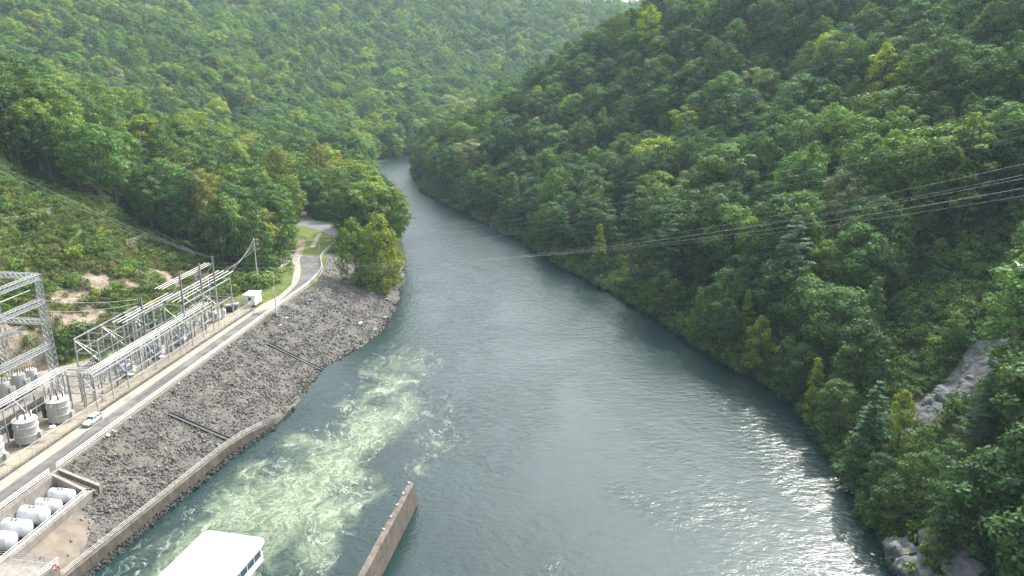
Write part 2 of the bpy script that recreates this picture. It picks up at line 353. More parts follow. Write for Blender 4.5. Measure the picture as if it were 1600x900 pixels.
TPS_PTS = [  # x, y, height
    # right hill
    (10,343,1.5),(110,343,50),(206,343,98),(300,343,128),(85,225,20),(120,225,36),(170,225,62),(240,225,95),(90,150,11.5),(120,150,27),(170,150,52),(240,150,88),
    (72,110,5),(110,110,24),(170,100,54),(128,195,34),(330,200,120),(-30,420,10),(20,420,34),(70,420,62),(130,420,92),(220,430,122),(320,450,140),
    (-15,485,27),(11,485,43),(38,485,60),(66,485,78),(110,490,98),(200,500,118),(-45,470,9),(-40,540,12),(-10,560,22),(40,560,38),(100,570,60),(200,590,88),(-40,620,4),(40,650,14),(140,670,25),
    (70,60,6),(120,50,30),(260,60,90),
    # left hill and its near ridge
    (-125,190,27),(-150,237,45),(-112,210,20),(-98,228,12.5),(-185,300,50),(-140,150,34),(-170,180,52),(-250,200,88),(-131,120,24),(-140,90,30),(-180,100,55),(-100,262,12),
    (-112,300,16),(-100,330,11),(-107,380,9.5),(-137,350,22),(-161,320,37),(-115,420,8.5),(-160,400,24),(-105,500,6),(-120,560,5),(-200,380,38),(-250,320,66),(-320,260,100),(-220,250,68),
    (-160,480,10),(-200,520,13),(-230,440,30),(-310,500,45),(-130,620,5),(-300,420,58),(-400,380,100),
    # far hills
    (-97,680,10),(-100,620,3),(-40,690,6),(-204,620,28),(-150,760,28),(-284,750,70),(-420,700,100),(-338,900,104),(-131,850,42),(-165,1100,112),(0,950,40),(86,1150,92),(50,1300,124),(150,1300,117),(260,1250,116),
    (0,830,18),(120,900,25),(250,950,50),(-165,1500,165),(100,1600,130),(350,1500,120),(-500,1000,150),(-600,700,140),(-600,400,140),(-420,200,130),(-350,1300,165),(450,1000,90),
    (550,600,150),(550,300,160),(550,100,150),(420,820,8),(500,850,6),(700,1600,120),(-800,1600,180),(-800,0,160),(800,0,170)]
TPS_PTS += [(x, y, 1.0) for x, y in RIGHT_BANK[2:-1:1]] + [(x, y, 1.0) for x, y in LEFT_BANK[12:]]
TPS_PTS += [(*L(s, t)[:2], 8.8) for s, t in [(-40,0),(-40,18),(-40,33),(0,0),(0,33),(30,0),(30,33),(60,0),(60,20),(90,0),(90,14),(120,0),(120,10),(150,8),(180,14),(205,25),(190,24),(212,38)]]
_tp = np.array(TPS_PTS, float); _tx = _tp[:, :2] / 100
def _U(r2): return np.where(r2 > 1e-12, 0.5 * r2 * np.log(r2 + 1e-12), 0)
_n = len(_tx); _K = _U(((_tx[:, None] - _tx[None]) ** 2).sum(-1)) + np.eye(_n) * 0.01
_A = np.zeros((_n + 3, _n + 3)); _A[:_n, :_n] = _K; _A[:_n, _n] = 1; _A[:_n, _n + 1:] = _tx; _A[_n:, :_n] = _A[:_n, _n:].T
_w = np.linalg.solve(_A, np.r_[_tp[:, 2], 0, 0, 0])
def ground(x, y, fine=True):
    "height of the land (river bed where there is water)"
    x = np.atleast_1d(np.asarray(x, float)); y = np.atleast_1d(np.asarray(y, float)); out = np.zeros(x.shape)
    for i in range(0, x.size, 20000):
        q = np.c_[x.ravel()[i:i + 20000], y.ravel()[i:i + 20000]] / 100; qc = np.clip(q, (-9, -0.5), (9, 17))
        out.ravel()[i:i + 20000] = _U(((qc[:, None] - _tx[None]) ** 2).sum(-1)) @ _w[:_n] + _w[_n] + qc @ _w[_n + 1:]
    dr = poly_sd(x, y, RIVER_POLY)
    if fine: out += (sines(x, y, 38, 3) * 1.6 + sines(x, y, 14, 4) * 0.5) * np.clip(dr / 30, 0, 1)
    out = np.maximum(out, 0.25 + np.clip(dr, 0, 6) * 0.18)
    out = np.where(dr < 0, np.maximum(-4, dr * 0.6), np.minimum(out, 0.05 + dr * 1.5))
    w = np.clip(poly_sd(x, y, BENCH) / 5, 0, 1); w = w * w * (3 - 2 * w)
    out = out * w + (ROAD_Z - 0.15) * (1 - w)
    out = np.where(poly_sd(x, y, RIPRAP_POLY) < -0.6, -3.0, out)
    s_, t_ = st_of(x, y)
    out = np.where((s_ < 12.5) & (t_ < -0.9) & (dr > 0) & (t_ > -30), -3.0, out)
    return out

# where scrub grows instead of forest on the left hillside, given on the ground
def on_ground(px, py):
    "first meeting of a pixel's line of sight with the land"
    for k in np.arange(90, 900, 1.5):
        u = px - 800; v = py - 450
        d = np.array([u, F * math.cos(PITCH) - v * math.sin(PITCH), -(v * math.cos(PITCH) + F * math.sin(PITCH))]); d = d / np.linalg.norm(d)
        p = np.array([0, 0, CAM_Z]) + d * k
        if p[2] < max(0, ground(p[0], p[1], False)[0]): break
    return p
CLEARING = np.array([tuple(on_ground(*q)[:2]) for q in [(-60,215),(0,240),(60,275),(130,318),(200,352),(262,385),(300,412),(380,428),(385,460),(330,470),(200,540),(100,610),(-60,640),(-200,500)]])
CHUTE = np.array([tuple(on_ground(*q)[:2]) for q in [(1412,695),(1416,642),(1443,623),(1490,587),(1520,551),(1572,529),(1590,534),(1572,564),(1535,594),(1493,628),(1456,660),(1434,700)]])
SCRUBBY = np.array([tuple(on_ground(*q)[:2]) for q in [(1400,425),(1500,385),(1640,340),(1640,470),(1575,500),(1500,540),(1440,600),(1400,610),(1385,560),(1420,520)]])

xs = np.r_[np.arange(-2600, -700, 190), np.arange(-700, -190, 9), np.arange(-190, 150, 2.0), np.arange(150, 700, 9), np.arange(700, 2700, 190)]
ys = np.r_[np.arange(-300, 50, 50), np.arange(50, 330, 2.0), np.arange(330, 700, 6), np.arange(700, 1700, 14), np.arange(1700, 3600, 190)]
gx, gy = np.meshgrid(xs, ys); gz = ground(gx.ravel(), gy.ravel()).reshape(gx.shape)
nx, ny = len(xs), len(ys); ii = (np.arange(ny - 1)[:, None] * nx + np.arange(nx - 1)[None]).ravel()
def grid_mesh(name, x, y, z, mat, smooth=True):
    nyy, nxx = x.shape; i = (np.arange(nyy - 1)[:, None] * nxx + np.arange(nxx - 1)[None]).ravel()
    me = bpy.data.meshes.new(name); v = np.c_[x.ravel(), y.ravel(), z.ravel()].astype(np.float32)
    f = np.c_[i, i + 1, i + nxx + 1, i + nxx].astype(np.int32)
    me.vertices.add(len(v)); me.vertices.foreach_set('co', v.ravel()); me.loops.add(f.size); me.loops.foreach_set('vertex_index', f.ravel())
    me.polygons.add(len(f)); me.polygons.foreach_set('loop_start', np.arange(0, f.size, 4, dtype=np.int32)); me.update(calc_edges=True); me.validate()
    if smooth: me.polygons.foreach_set('use_smooth', np.ones(len(f), bool))
    if mat: me.materials.append(mat)
    return link(bpy.data.objects.new(name, me))
def float_attr(o, name, vals):
    a = o.data.attributes.new(name, 'FLOAT', 'POINT'); a.data.foreach_set('value', np.asarray(vals, np.float32).ravel())
def mat_terrain():
    m, nt, out = new_mat('forest_floor'); b = node(nt, "ShaderNodeBsdfPrincipled"); b.inputs["Roughness"].default_value = 0.95; b.inputs["Specular IOR Level"].default_value = 0.1
    pos = objco(nt, True)
    def at(n):
        a = node(nt, "ShaderNodeAttribute"); a.attribute_name = n; return a.outputs["Fac"]
    wood = mixc(nt, maprange(nt, noise(nt, 0.4, 4, 0.6, pos), 0.35, 0.65), (0.022, 0.035, 0.014), (0.05, 0.055, 0.025))
    gr = mixc(nt, maprange(nt, noise(nt, 0.3, 5, 0.65, pos), 0.35, 0.65), (0.07, 0.105, 0.025), (0.13, 0.15, 0.045))
    soil = mixc(nt, maprange(nt, noise(nt, 0.5, 5, 0.65, pos), 0.35, 0.65), (0.15, 0.12, 0.088), (0.285, 0.24, 0.18))
    rock = mixc(nt, maprange(nt, noise(nt, 0.8, 6, 0.7, pos), 0.35, 0.65), (0.07, 0.075, 0.08), (0.14, 0.147, 0.155))
    def soft(a, amt=0.5): return maprange(nt, math_(nt, 'ADD', a, math_(nt, 'MULTIPLY', math_(nt, 'SUBTRACT', noise(nt, 0.35, 5, 0.7, pos), 0.5), amt * 2)), 0.4, 0.6)
    c = mixc(nt, soft(at('grass')), wood, gr); c = mixc(nt, soft(at('soil'), 0.7), c, soil); c = mixc(nt, soft(at('rock'), 0.3), c, rock)
    nt.links.new(c, b.inputs["Base Color"])
    nt.links.new(bump(nt, noise(nt, 0.9, 6, 0.7, pos), 0.9, 0.6), b.inputs["Normal"]); nt.links.new(b.outputs[0], out.inputs[0]); return m
M['terrain'] = mat_terrain()
terrain = grid_mesh('terrain', gx, gy, gz, M['terrain']); tag(terrain, kind='structure')
def near_mask(pix, rad):
    out = np.zeros(gx.size)
    for px, py, r in pix:
        p = on_ground(px, py); out = np.maximum(out, np.clip(1.4 - np.hypot(gx.ravel() - p[0], (gy.ravel() - p[1])) / (r * rad), 0, 1))
    return out
SOIL_SPOTS = [(115,462,7),(150,440,6),(165,455,6),(245,425,6),(225,435,5),(270,440,5),(300,430,4),(120,510,7),(150,500,6),(95,465,5),(205,455,5),(30,560,7),(60,560,6),(40,600,5),(90,500,5),(290,395,4),(320,435,5)]
float_attr(terrain, 'grass', np.clip(-poly_sd(gx.ravel(), gy.ravel(), CLEARING) / 4 + .5, 0, 1) + .75 * np.clip(1 - poly_sd(gx.ravel(), gy.ravel(), BENCH) / 6, 0, 1))
float_attr(terrain, 'soil', near_mask(SOIL_SPOTS, 0.9))
float_attr(terrain, 'rock', np.clip(0.7 - poly_sd(gx.ravel(), gy.ravel(), CHUTE) / 2, 0, 1))

# ------------------------------------------------------------------ river
def mat_water():
    m, nt, out = new_mat('river_water'); b = node(nt, "ShaderNodeBsdfPrincipled")
    pos = objco(nt, True)
    fa = node(nt, "ShaderNodeAttribute"); fa.attribute_name = 'foam'; foam = fa.outputs["Fac"]
    ra = node(nt, "ShaderNodeAttribute"); ra.attribute_name = 'riffle'; riff = ra.outputs["Fac"]
    warp = node(nt, "ShaderNodeTexNoise"); warp.inputs["Scale"].default_value = 0.11; warp.inputs["Detail"].default_value = 3; nt.links.new(pos, warp.inputs["Vector"])
    wv = node(nt, "ShaderNodeVectorMath"); wv.operation = 'SCALE'; wv.inputs["Scale"].default_value = 9.0; nt.links.new(warp.outputs["Color"], wv.inputs[0])
    add = node(nt, "ShaderNodeVectorMath"); add.operation = 'ADD'; nt.links.new(pos, add.inputs[0]); nt.links.new(wv.outputs[0], add.inputs[1])
    mp = node(nt, "ShaderNodeMapping"); mp.inputs["Rotation"].default_value = (0, 0, R(20)); mp.inputs["Scale"].default_value = (1, 0.5, 1); nt.links.new(add.outputs[0], mp.inputs[0]); wpos = mp.outputs[0]
    n_big = noise(nt, 0.13, 8, 0.66, wpos, 0.8)
    n_fil = noise(nt, 0.62, 8, 0.68, wpos, 0.7)
    ridge = math_(nt, 'SUBTRACT', 1.0, math_(nt, 'MULTIPLY', math_(nt, 'ABSOLUTE', math_(nt, 'SUBTRACT', n_fil, 0.5)), 12.0))
    milky = maprange(nt, math_(nt, 'ADD', foam, math_(nt, 'MULTIPLY', math_(nt, 'SUBTRACT', n_big, 0.5), 2.6)), 0.12, 1.15)
    gate_ = maprange(nt, foam, 0.10, 0.42); milky = math_(nt, 'MULTIPLY', milky, gate_)
    white = math_(nt, 'MULTIPLY', maprange(nt, ridge, 0.2, 1.0), maprange(nt, math_(nt, 'ADD', foam, math_(nt, 'MULTIPLY', math_(nt, 'SUBTRACT', n_big, 0.5), 2.4)), 0.35, 1.1, 0, 0.6))
    deep = mixc(nt, maprange(nt, noise(nt, 0.05, 4, 0.6, pos), 0.3, 0.7), (0.004, 0.018, 0.017), (0.006, 0.024, 0.022))
    white = math_(nt, 'MULTIPLY', white, gate_)
    c = mixc(nt, milky, deep, (0.088, 0.125, 0.072)); c = mixc(nt, white, c, (0.26, 0.295, 0.215))
    line_ = math_(nt, 'SUBTRACT', 1.0, math_(nt, 'MULTIPLY', math_(nt, 'ABSOLUTE', math_(nt, 'SUBTRACT', noise(nt, 0.17, 8, 0.62, wpos, 0.9), 0.47)), 34.0))
    c = mixc(nt, math_(nt, 'MULTIPLY', maprange(nt, line_, 0.1, 0.9, 0, 0.5), math_(nt, 'MULTIPLY', gate_, maprange(nt, n_fil, 0.42, 0.62))), c, (0.46, 0.49, 0.40))
    nt.links.new(c, b.inputs["Base Color"])
    rg = maprange(nt, milky, 0, 1, 0.24, 0.5, False); nt.links.new(rg, b.inputs["Roughness"])
    b.inputs["IOR"].default_value = 1.333
    mp2 = node(nt, "ShaderNodeMapping"); mp2.inputs["Rotation"].default_value = (0, 0, R(-14)); mp2.inputs["Scale"].default_value = (0.55, 1.0, 1); nt.links.new(pos, mp2.inputs[0])
    h1 = noise(nt, 0.75, 4, 0.65, mp2.outputs[0], 0.5); h2 = noise(nt, 1.7, 3, 0.6, wpos, 0.4); h3 = noise(nt, 0.18, 3, 0.5, wpos, 0.8)
    patch = maprange(nt, noise(nt, 0.035, 4, 0.6, wpos, 0.5), 0.35, 0.65, 0.35, 1.0)
    hh = math_(nt, 'ADD', math_(nt, 'MULTIPLY', h1, 0.55), math_(nt, 'ADD', math_(nt, 'MULTIPLY', h2, 0.22), math_(nt, 'MULTIPLY', h3, 0.5)))
    bn = node(nt, "ShaderNodeBump"); bn.inputs["Distance"].default_value = 1.0
    nt.links.new(math_(nt, 'MULTIPLY', math_(nt, 'ADD', patch, riff), 0.42), bn.inputs["Strength"]); nt.links.new(hh, bn.inputs["Height"])
    nt.links.new(bn.outputs[0], b.inputs["Normal"]); nt.links.new(b.outputs[0], out.inputs[0]); return m
M['water'] = mat_water()
wx, wy = np.meshgrid(np.r_[np.arange(-200, -95, 5), np.arange(-95, 80, 1.0), np.arange(80, 480, 20)], np.r_[np.arange(30, 300, 1.0), np.arange(300, 620, 4), np.arange(620, 900, 14)])
river = grid_mesh('river', wx, wy, np.zeros(wx.shape), M['water']); tag(river, kind='structure')
PLUME = [(150,990,10,.75),(300,930,13,1.0),(380,860,13,1.05),(450,790,13,1.1),(520,730,11,1.05),(560,690,10,1.0),(590,640,11,.72),(615,590,10,.55),(650,545,12,.36),(610,560,9,.45),
         (480,690,7,.55),(400,740,6,.5),(330,800,6,.5),(520,640,6,.35),(540,800,5,.6),(600,770,4,.55),(480,860,6,.75),(520,880,4,.55),(640,730,6,.42),(680,690,9,.35),(700,640,12,.30),(220,880,6,.5),(590,585,8,.4)]
fo = np.zeros(wx.size); WX, WY = wx.ravel(), wy.ravel()
for (a, b) in zip(PLUME[:10], PLUME[1:9]):
    for k in (0, .33, .66):
        q = P(a[0] + (b[0] - a[0]) * k, a[1] + (b[1] - a[1]) * k); r = a[2] + (b[2] - a[2]) * k; s = a[3] + (b[3] - a[3]) * k
        fo = np.maximum(fo, s * np.exp(-(((WX - q.x) / (r * 0.95)) ** 2 + ((WY - q.y) / (r * 1.1)) ** 2)))
for a in PLUME[9:]:
    q = P(a[0], a[1]); fo = np.maximum(fo, a[3] * np.exp(-(((WX - q.x) / (a[2] * .95)) ** 2 + ((WY - q.y) / (a[2] * 1.2)) ** 2)))
for a in [(605,715,5.5,.8),(640,790,7,.7),(500,650,4,.5),(560,880,5,.6)]:
    q = P(a[0], a[1]); fo -= a[3] * np.exp(-(((WX - q.x) / (a[2] * .7)) ** 2 + ((WY - q.y) / a[2]) ** 2))
float_attr(river, 'foam', np.clip(fo, 0, 1.2)); float_attr(river, 'riffle', np.clip((WY - 200) / 120, 0, 1.2) * 0.8 + np.clip(fo, 0, 1) * 0.8)

# ------------------------------------------------------------------ road, yard, verge (sheets on the levelled bench)
def sheet(name, pts, z, mat, thick=None, kind='structure'):
    "flat polygon, optionally with depth"
    n = len(pts); vs = [(p[0], p[1], z) for p in pts]; fs = [tuple(range(n))]
    a = sum(pts[i][0] * pts[(i + 1) % n][1] - pts[(i + 1) % n][0] * pts[i][1] for i in range(n))
    if a < 0: vs = vs[::-1]
    if thick:
        vs += [(x, y, z - thick) for x, y, _ in vs]; fs += [(i, n + i, n + (i + 1) % n, (i + 1) % n) for i in range(n)]; fs[1:] = [f[::-1] for f in fs[1:]]
        fs[1:] = [tuple(reversed(f)) for f in fs[1:]]; fs.append(tuple(range(2 * n - 1, n - 1, -1)))
    o = mesh_obj(name, vs, fs, mat); tag(o, kind=kind); return o
px9 = lambda l: [P(x, y, ROAD_Z) for x, y in l]
def smooth_line(pts, n=6):
    pts = [Vector(p) for p in pts]; out = []
    for i in range(len(pts) - 1):
        p0, p1, p2, p3 = pts[max(i - 1, 0)], pts[i], pts[i + 1], pts[min(i + 2, len(pts) - 1)]
        for k in range(n):
            t = k / n; out.append(0.5 * ((2 * p1) + (p2 - p0) * t + (2 * p0 - 5 * p1 + 4 * p2 - p3) * t * t + (3 * p1 - p0 - 3 * p2 + p3) * t ** 3))
    out.append(pts[-1]); return out
road_right = [L(s, -.8) for s in range(-80, 101, 10)] + smooth_line([L(104, -.8)] + px9([(480,447),(495,432),(502,418),(500,404),(491,400)]), 5)
road_left = [L(s, 3.55) for s in range(-80, 96, 10)] + smooth_line([L(97, 3.3)] + px9([(424,480),(450,458),(466,440),(470,422),(468,405),(472,398)]), 5)
sheet('road', road_right + road_left[::-1], ROAD_Z, M['asphalt'])
sh_left = [L(s, 6.0) for s in range(-80, 31, 10)] + [L(40,5.9), L(60,5.6), L(80,5.3), L(94, 5.0)] + px9([(409,476),(436,462),(455,445),(460,420),(456,408)])
sheet('road_shoulder', [L(-80, 3.5)] + [L(s, 3.5) for s in range(-70, 96, 10)] + [p for p in road_left[18:]] + sh_left[::-1], ROAD_Z + 0.006, M['shoulder'])
sheet('gravel_track', px9([(472,399),(458,407),(440,418),(425,418),(445,396),(460,384),(474,376),(480,380),(474,392)]), ROAD_Z - 0.05, M['yard_gravel'])
M['grass_verge'] = mottled('mown_grass', (0.07, 0.105, 0.018), (0.11, 0.14, 0.026), 0.5, 0.95, c3=(0.13, 0.125, 0.045), bump_s=0.6, bump_scale=9)
sheet('grass_verge', px9([(472,398),(491,400),(500,404),(525,380),(524,368),(505,360),(470,352),(455,350),(455,362),(480,372)]), ROAD_Z - 0.02, M['grass_verge'])
M['bare_earth'] = mottled('red_earth', (0.20, 0.15, 0.10), (0.25, 0.19, 0.13), 0.6, 0.95, bump_s=0.4)
sheet('earth_patch', px9([(458,378),(478,375),(472,397),(455,388)]), ROAD_Z - 0.012, M['bare_earth'])
sheet('footpath', px9([(484,386),(492,386),(503,364),(497,364)]), ROAD_Z - 0.008, M['shoulder'])
sheet('car_park', px9([(455,352),(458,346),(490,343),(520,352),(528,366),(526,372),(500,360),(478,354)]), ROAD_Z + 0.02, M['asphalt_new'])
sheet('upper_road', px9([(458,346),(490,343),(478,332),(468,318),(462,318),(465,332)]), ROAD_Z + 0.028, M['shoulder'])
# low wall that carries the road's edge, in cast lengths
def strip_solid(mb, line, w_in, w_out, z_top, z_bot):
    "wall along a line: w_in to the left, w_out to the right; z may be numbers or functions of the index"
    n = len(line); zt = z_top if callable(z_top) else (lambda i: z_top); zb = z_bot if callable(z_bot) else (lambda i: z_bot); vs = []
    for i, p in enumerate(line):
        d = (Vector(line[min(i + 1, n - 1)]) - Vector(line[max(i - 1, 0)])); d.z = 0; d.normalize(); lft = Vector((-d.y, d.x, 0)); p = Vector((p[0], p[1], 0))
        a = p + lft * w_in; b = p - lft * w_out
        vs += [(a.x, a.y, zb(i)), (b.x, b.y, zb(i)), (b.x, b.y, zt(i)), (a.x, a.y, zt(i))]
    fs = []
    for i in range(n - 1):
        o, q = i * 4, i * 4 + 4
        for k in range(4): fs.append((o + k, o + (k + 1) % 4, q + (k + 1) % 4, q + k))
    fs += [(3, 2, 1, 0), tuple((n - 1) * 4 + k for k in range(4))]; mb.add(vs, fs)
edge_line = [L(s, -.95) for s in range(-60, 101, 4)] + smooth_line([L(104, -.95)] + px9([(481,448),(497,433),(504,418),(502,402),(526,378)]), 6)
mb = MB(); strip_solid(mb, edge_line, 0.16, 0.26, ROAD_Z + 0.14, 6.5)
tag(mb.build('edge_wall', M['concrete']), 'low concrete edge wall along the river side of the road', 'wall')
mb = MB(); strip_solid(mb, [L(s, 6.25 - max(0, s - 40) * .018) for s in range(-60, 101, 4)], 0.2, 0.2, ROAD_Z + 0.35, 8)
tag(mb.build('kerb_wall', M['old_concrete']), 'low mossy kerb wall between the road shoulder and the substation yard', 'wall')

yard = sheet('substation_yard', [L(-80, 6.5), L(40, 6.5), L(99, 5.3), L(103, 9), L(98, 15.5), L(76, 20), L(62, 24), L(50, 33), L(44, 36), L(-80, 34)], ROAD_Z + 0.10, M['yard_gravel'])
SLABS = []
for k in range(13):                                  # cast slabs under the transformers, joints open between them
    s0 = -24 + k * 6.0
    o = sheet('slab', [L(s0 + .07, 6.8), L(s0 + 5.93, 6.8), L(s0 + 5.93, 13.4), L(s0 + .07, 13.4)], ROAD_Z + 0.17, M['yard'], 0.2, None)
    o.parent = yard; del_k = o.pop('kind', None)
for s0 in (53, 62, 71, 80, 89):
    o = sheet('slab', [L(s0, 6.6), L(s0 + 8.85, 6.5), L(s0 + 8.85, 9.8), L(s0, 9.8)], ROAD_Z + 0.16, M['yard'], 0.2, None); o.parent = yard; o.pop('kind', None)

# ------------------------------------------------------------------ riprap bank
def resample_pairs(pairs, ds):
    out = []
    for i in range(len(pairs) - 1):
        (a, b), (c, d) = pairs[i], pairs[i + 1]; n = max(1, int((c - a).length / ds))
        for k in range(n): out.append((a.lerp(c, k / n), b.lerp(d, k / n)))
    out.append(pairs[-1]); return out
pairs = resample_pairs([(Vector(p), Vector(q)) for p, q in TOP_TOE], 0.8)
NA = 32
def toe_z(q):
    s, t = st_of(q.x, q.y); return 1.6 if s < 52 else max(0.0, 1.6 - (s - 52) * 0.16)
def rip_point(i, f):
    p, q = pairs[i]; zt = toe_z(q); x = p.x + (q.x - p.x) * f; y = p.y + (q.y - p.y) * f
    return x, y, 8.75 + (zt - 8.75) * (f ** 0.93 if f > 0 else 0)
fs_ = np.r_[np.linspace(0, 1, NA), 1.08, 1.2]
RX = np.zeros((len(pairs), len(fs_))); RY = RX.copy(); RZ = RX.copy()
for i in range(len(pairs)):
    for j, f in enumerate(fs_): RX[i, j], RY[i, j], RZ[i, j] = rip_point(i, f)
S0_, T0_ = st_of(RX, RY)
for j, f in enumerate(fs_):
    if f > 1.001:
        q_ = np.clip((S0_[:, NA - 1] - 46) / 26, 0, 1); ax_, ay_, az_ = RX[:, NA - 1], RY[:, NA - 1], (1.2 if f < 1.1 else -3.0)
        RX[:, j] = ax_ + (RX[:, j] - ax_) * q_; RY[:, j] = ay_ + (RY[:, j] - ay_) * q_; RZ[:, j] = az_ + (RZ[:, j] - az_) * q_
RZ += (sines(RX, RY, 7, 21) * 0.10 + sines(RX, RY, 2.5, 22) * 0.07) * np.clip(np.minimum(fs_, 1.2) * 5, 0, 1)[None]
S_, T_ = st_of(RX, RY)
M['bank'] = mottled('bank_rubble', (0.07, 0.066, 0.061), (0.115, 0.109, 0.10), 1.6, 0.95, c3=(0.15, 0.14, 0.09), bump_s=1.0, bump_scale=2.5)
M['dark_stone'] = mottled('dark_stone', (0.045, 0.042, 0.04), (0.075, 0.07, 0.065), 1.2, 0.9, bump_s=0.4, bump_scale=4)
M['dirt'] = mottled('brown_silt', (0.14, 0.115, 0.09), (0.19, 0.16, 0.13), 0.5, 0.95, c3=(0.23, 0.20, 0.15), bump_s=0.5, bump_scale=5)
v = np.c_[RX.ravel(), RY.ravel(), RZ.ravel()]; faces = []
ncol = len(fs_)
for i in range(len(pairs) - 1):
    for j in range(ncol - 1):
        s, t = (S_[i, j] + S_[i + 1, j + 1]) / 2, (T_[i, j] + T_[i + 1, j + 1]) / 2
        if s < 10.9 and t > -8.1: continue
        faces.append((i * ncol + j, i * ncol + j + 1, (i + 1) * ncol + j + 1, (i + 1) * ncol + j))
bank = mesh_obj('riprap_slope', v.tolist(), [f[::-1] for f in faces] if True else faces, M['bank'], smooth=True); tag(bank, kind='structure')
def rock_mesh(seed, name='stone', sub=1):
    r = random.Random(seed); bm = bmesh.new(); bmesh.ops.create_icosphere(bm, subdivisions=sub, radius=0.5)
    ax = [Vector((r.gauss(0, 1), r.gauss(0, 1), r.gauss(0, 1))).normalized() for _ in range(7)]; lim = [r.uniform(0.26, 0.42) for _ in ax]
    for vv in bm.verts:
        for a, l in zip(ax, lim):
            d = vv.co.dot(a)
            if d > l: vv.co -= a * (d - l)
        vv.co.x *= 1.25; vv.co.z *= 0.8
    me = bpy.data.meshes.new(name); bm.to_mesh(me); bm.free(); me.materials.append(M['stone']); return me
ROCKS = [rock_mesh(40 + k) for k in range(9)]
pts = []; rots = []; scl = []; idx = []; tint = []
def silt(s, t): return s < 6 + math.sin(t * 1.3) * 1.2 - max(0, -t - 10.5) * 2.2 and t < -7.5
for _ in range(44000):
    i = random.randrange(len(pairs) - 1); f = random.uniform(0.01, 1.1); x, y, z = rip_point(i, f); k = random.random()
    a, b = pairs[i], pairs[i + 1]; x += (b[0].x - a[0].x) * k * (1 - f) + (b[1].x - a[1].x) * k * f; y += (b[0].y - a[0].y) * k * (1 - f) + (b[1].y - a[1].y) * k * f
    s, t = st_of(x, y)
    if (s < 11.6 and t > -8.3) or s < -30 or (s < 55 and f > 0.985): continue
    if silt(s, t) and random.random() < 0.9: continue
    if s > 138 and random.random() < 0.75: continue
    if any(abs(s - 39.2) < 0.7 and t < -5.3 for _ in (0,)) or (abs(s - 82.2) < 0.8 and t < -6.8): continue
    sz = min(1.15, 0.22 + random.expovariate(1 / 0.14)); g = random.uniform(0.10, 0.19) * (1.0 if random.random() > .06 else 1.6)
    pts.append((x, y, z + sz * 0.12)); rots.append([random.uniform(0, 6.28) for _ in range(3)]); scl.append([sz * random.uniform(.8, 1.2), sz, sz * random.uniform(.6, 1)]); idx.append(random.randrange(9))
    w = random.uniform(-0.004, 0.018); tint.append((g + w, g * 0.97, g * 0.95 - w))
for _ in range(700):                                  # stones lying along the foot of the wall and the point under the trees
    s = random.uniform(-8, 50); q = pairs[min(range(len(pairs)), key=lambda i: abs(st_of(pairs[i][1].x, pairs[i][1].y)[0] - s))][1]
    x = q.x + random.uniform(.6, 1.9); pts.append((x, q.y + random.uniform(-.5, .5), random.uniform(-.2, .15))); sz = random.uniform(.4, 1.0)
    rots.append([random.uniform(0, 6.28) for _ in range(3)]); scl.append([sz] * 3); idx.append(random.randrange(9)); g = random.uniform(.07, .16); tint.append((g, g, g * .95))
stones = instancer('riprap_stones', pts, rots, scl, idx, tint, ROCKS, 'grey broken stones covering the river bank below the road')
silt_poly = [L(s, t) for s, t in [(-30,-8.3),(5.5,-8.3),(6.5,-10),(3,-12),(-4,-13.2),(-30,-11.4)]]
vs = []
for s in np.arange(-30, 7.1, 1.2):
    for k in range(7):
        t = -8.05 - k * (0.95 if s < 0 else 0.95 - s * .06); p = L(s, t)
        i = min(range(0, len(pairs), 2), key=lambda q: abs(st_of(pairs[q][0].x, pairs[q][0].y)[0] - s)); top, toe = pairs[i]
        tt = st_of(toe.x, toe.y)[1]; f = min(1, (t + .9) / (tt + .9)); zz = 8.75 + (toe_z(toe) - 8.75) * f ** 0.93
        edge = k == 6 or s > 6
        vs.append((p.x, p.y, zz + (0.22 if not edge else -0.15) + random.uniform(-.04, .04)))
nn = len(np.arange(-30, 7.1, 1.2)); fs2 = [(i * 7 + k, i * 7 + k + 1, i * 7 + k + 8, i * 7 + k + 7) for i in range(nn - 1) for k in range(6)]
tag(mesh_obj('silt_patch', vs, [f[::-1] for f in fs2], M['dirt'], smooth=True), kind='structure')
BOULDERS = [(193,640,.75,'pale flat boulder beside the railing opposite the silver car'),(163,656,.85,'pale block lying just above the pit wall end'),(153,665,.9,'large grey block half way between pit and car'),(222,612,.7,'light boulder at the road edge past the car'),
            (356,537,.65,'pale boulder under the railing near the upper channel'),(345,548,.6,'small pale boulder beside the road edge wall'),(481,468,.75,'white boulder on dark rubble beyond the lamp post'),(447,496,.7,'flat white boulder below the lamp post'),
            (563,508,1.3,'big flat slab at the water under the leaning trees'),(585,516,1.0,'pale slab at the tip of the stony point'),(600,498,1.1,'grey boulder on the shore right of the tree pair'),(606,470,1.2,'boulder at the water edge beneath the yellow-green tree'),(437,508,.7,'grey boulder low on the bank beneath the lamp post'),(270,590,.6,'grey boulder half way along the rail by the road')]
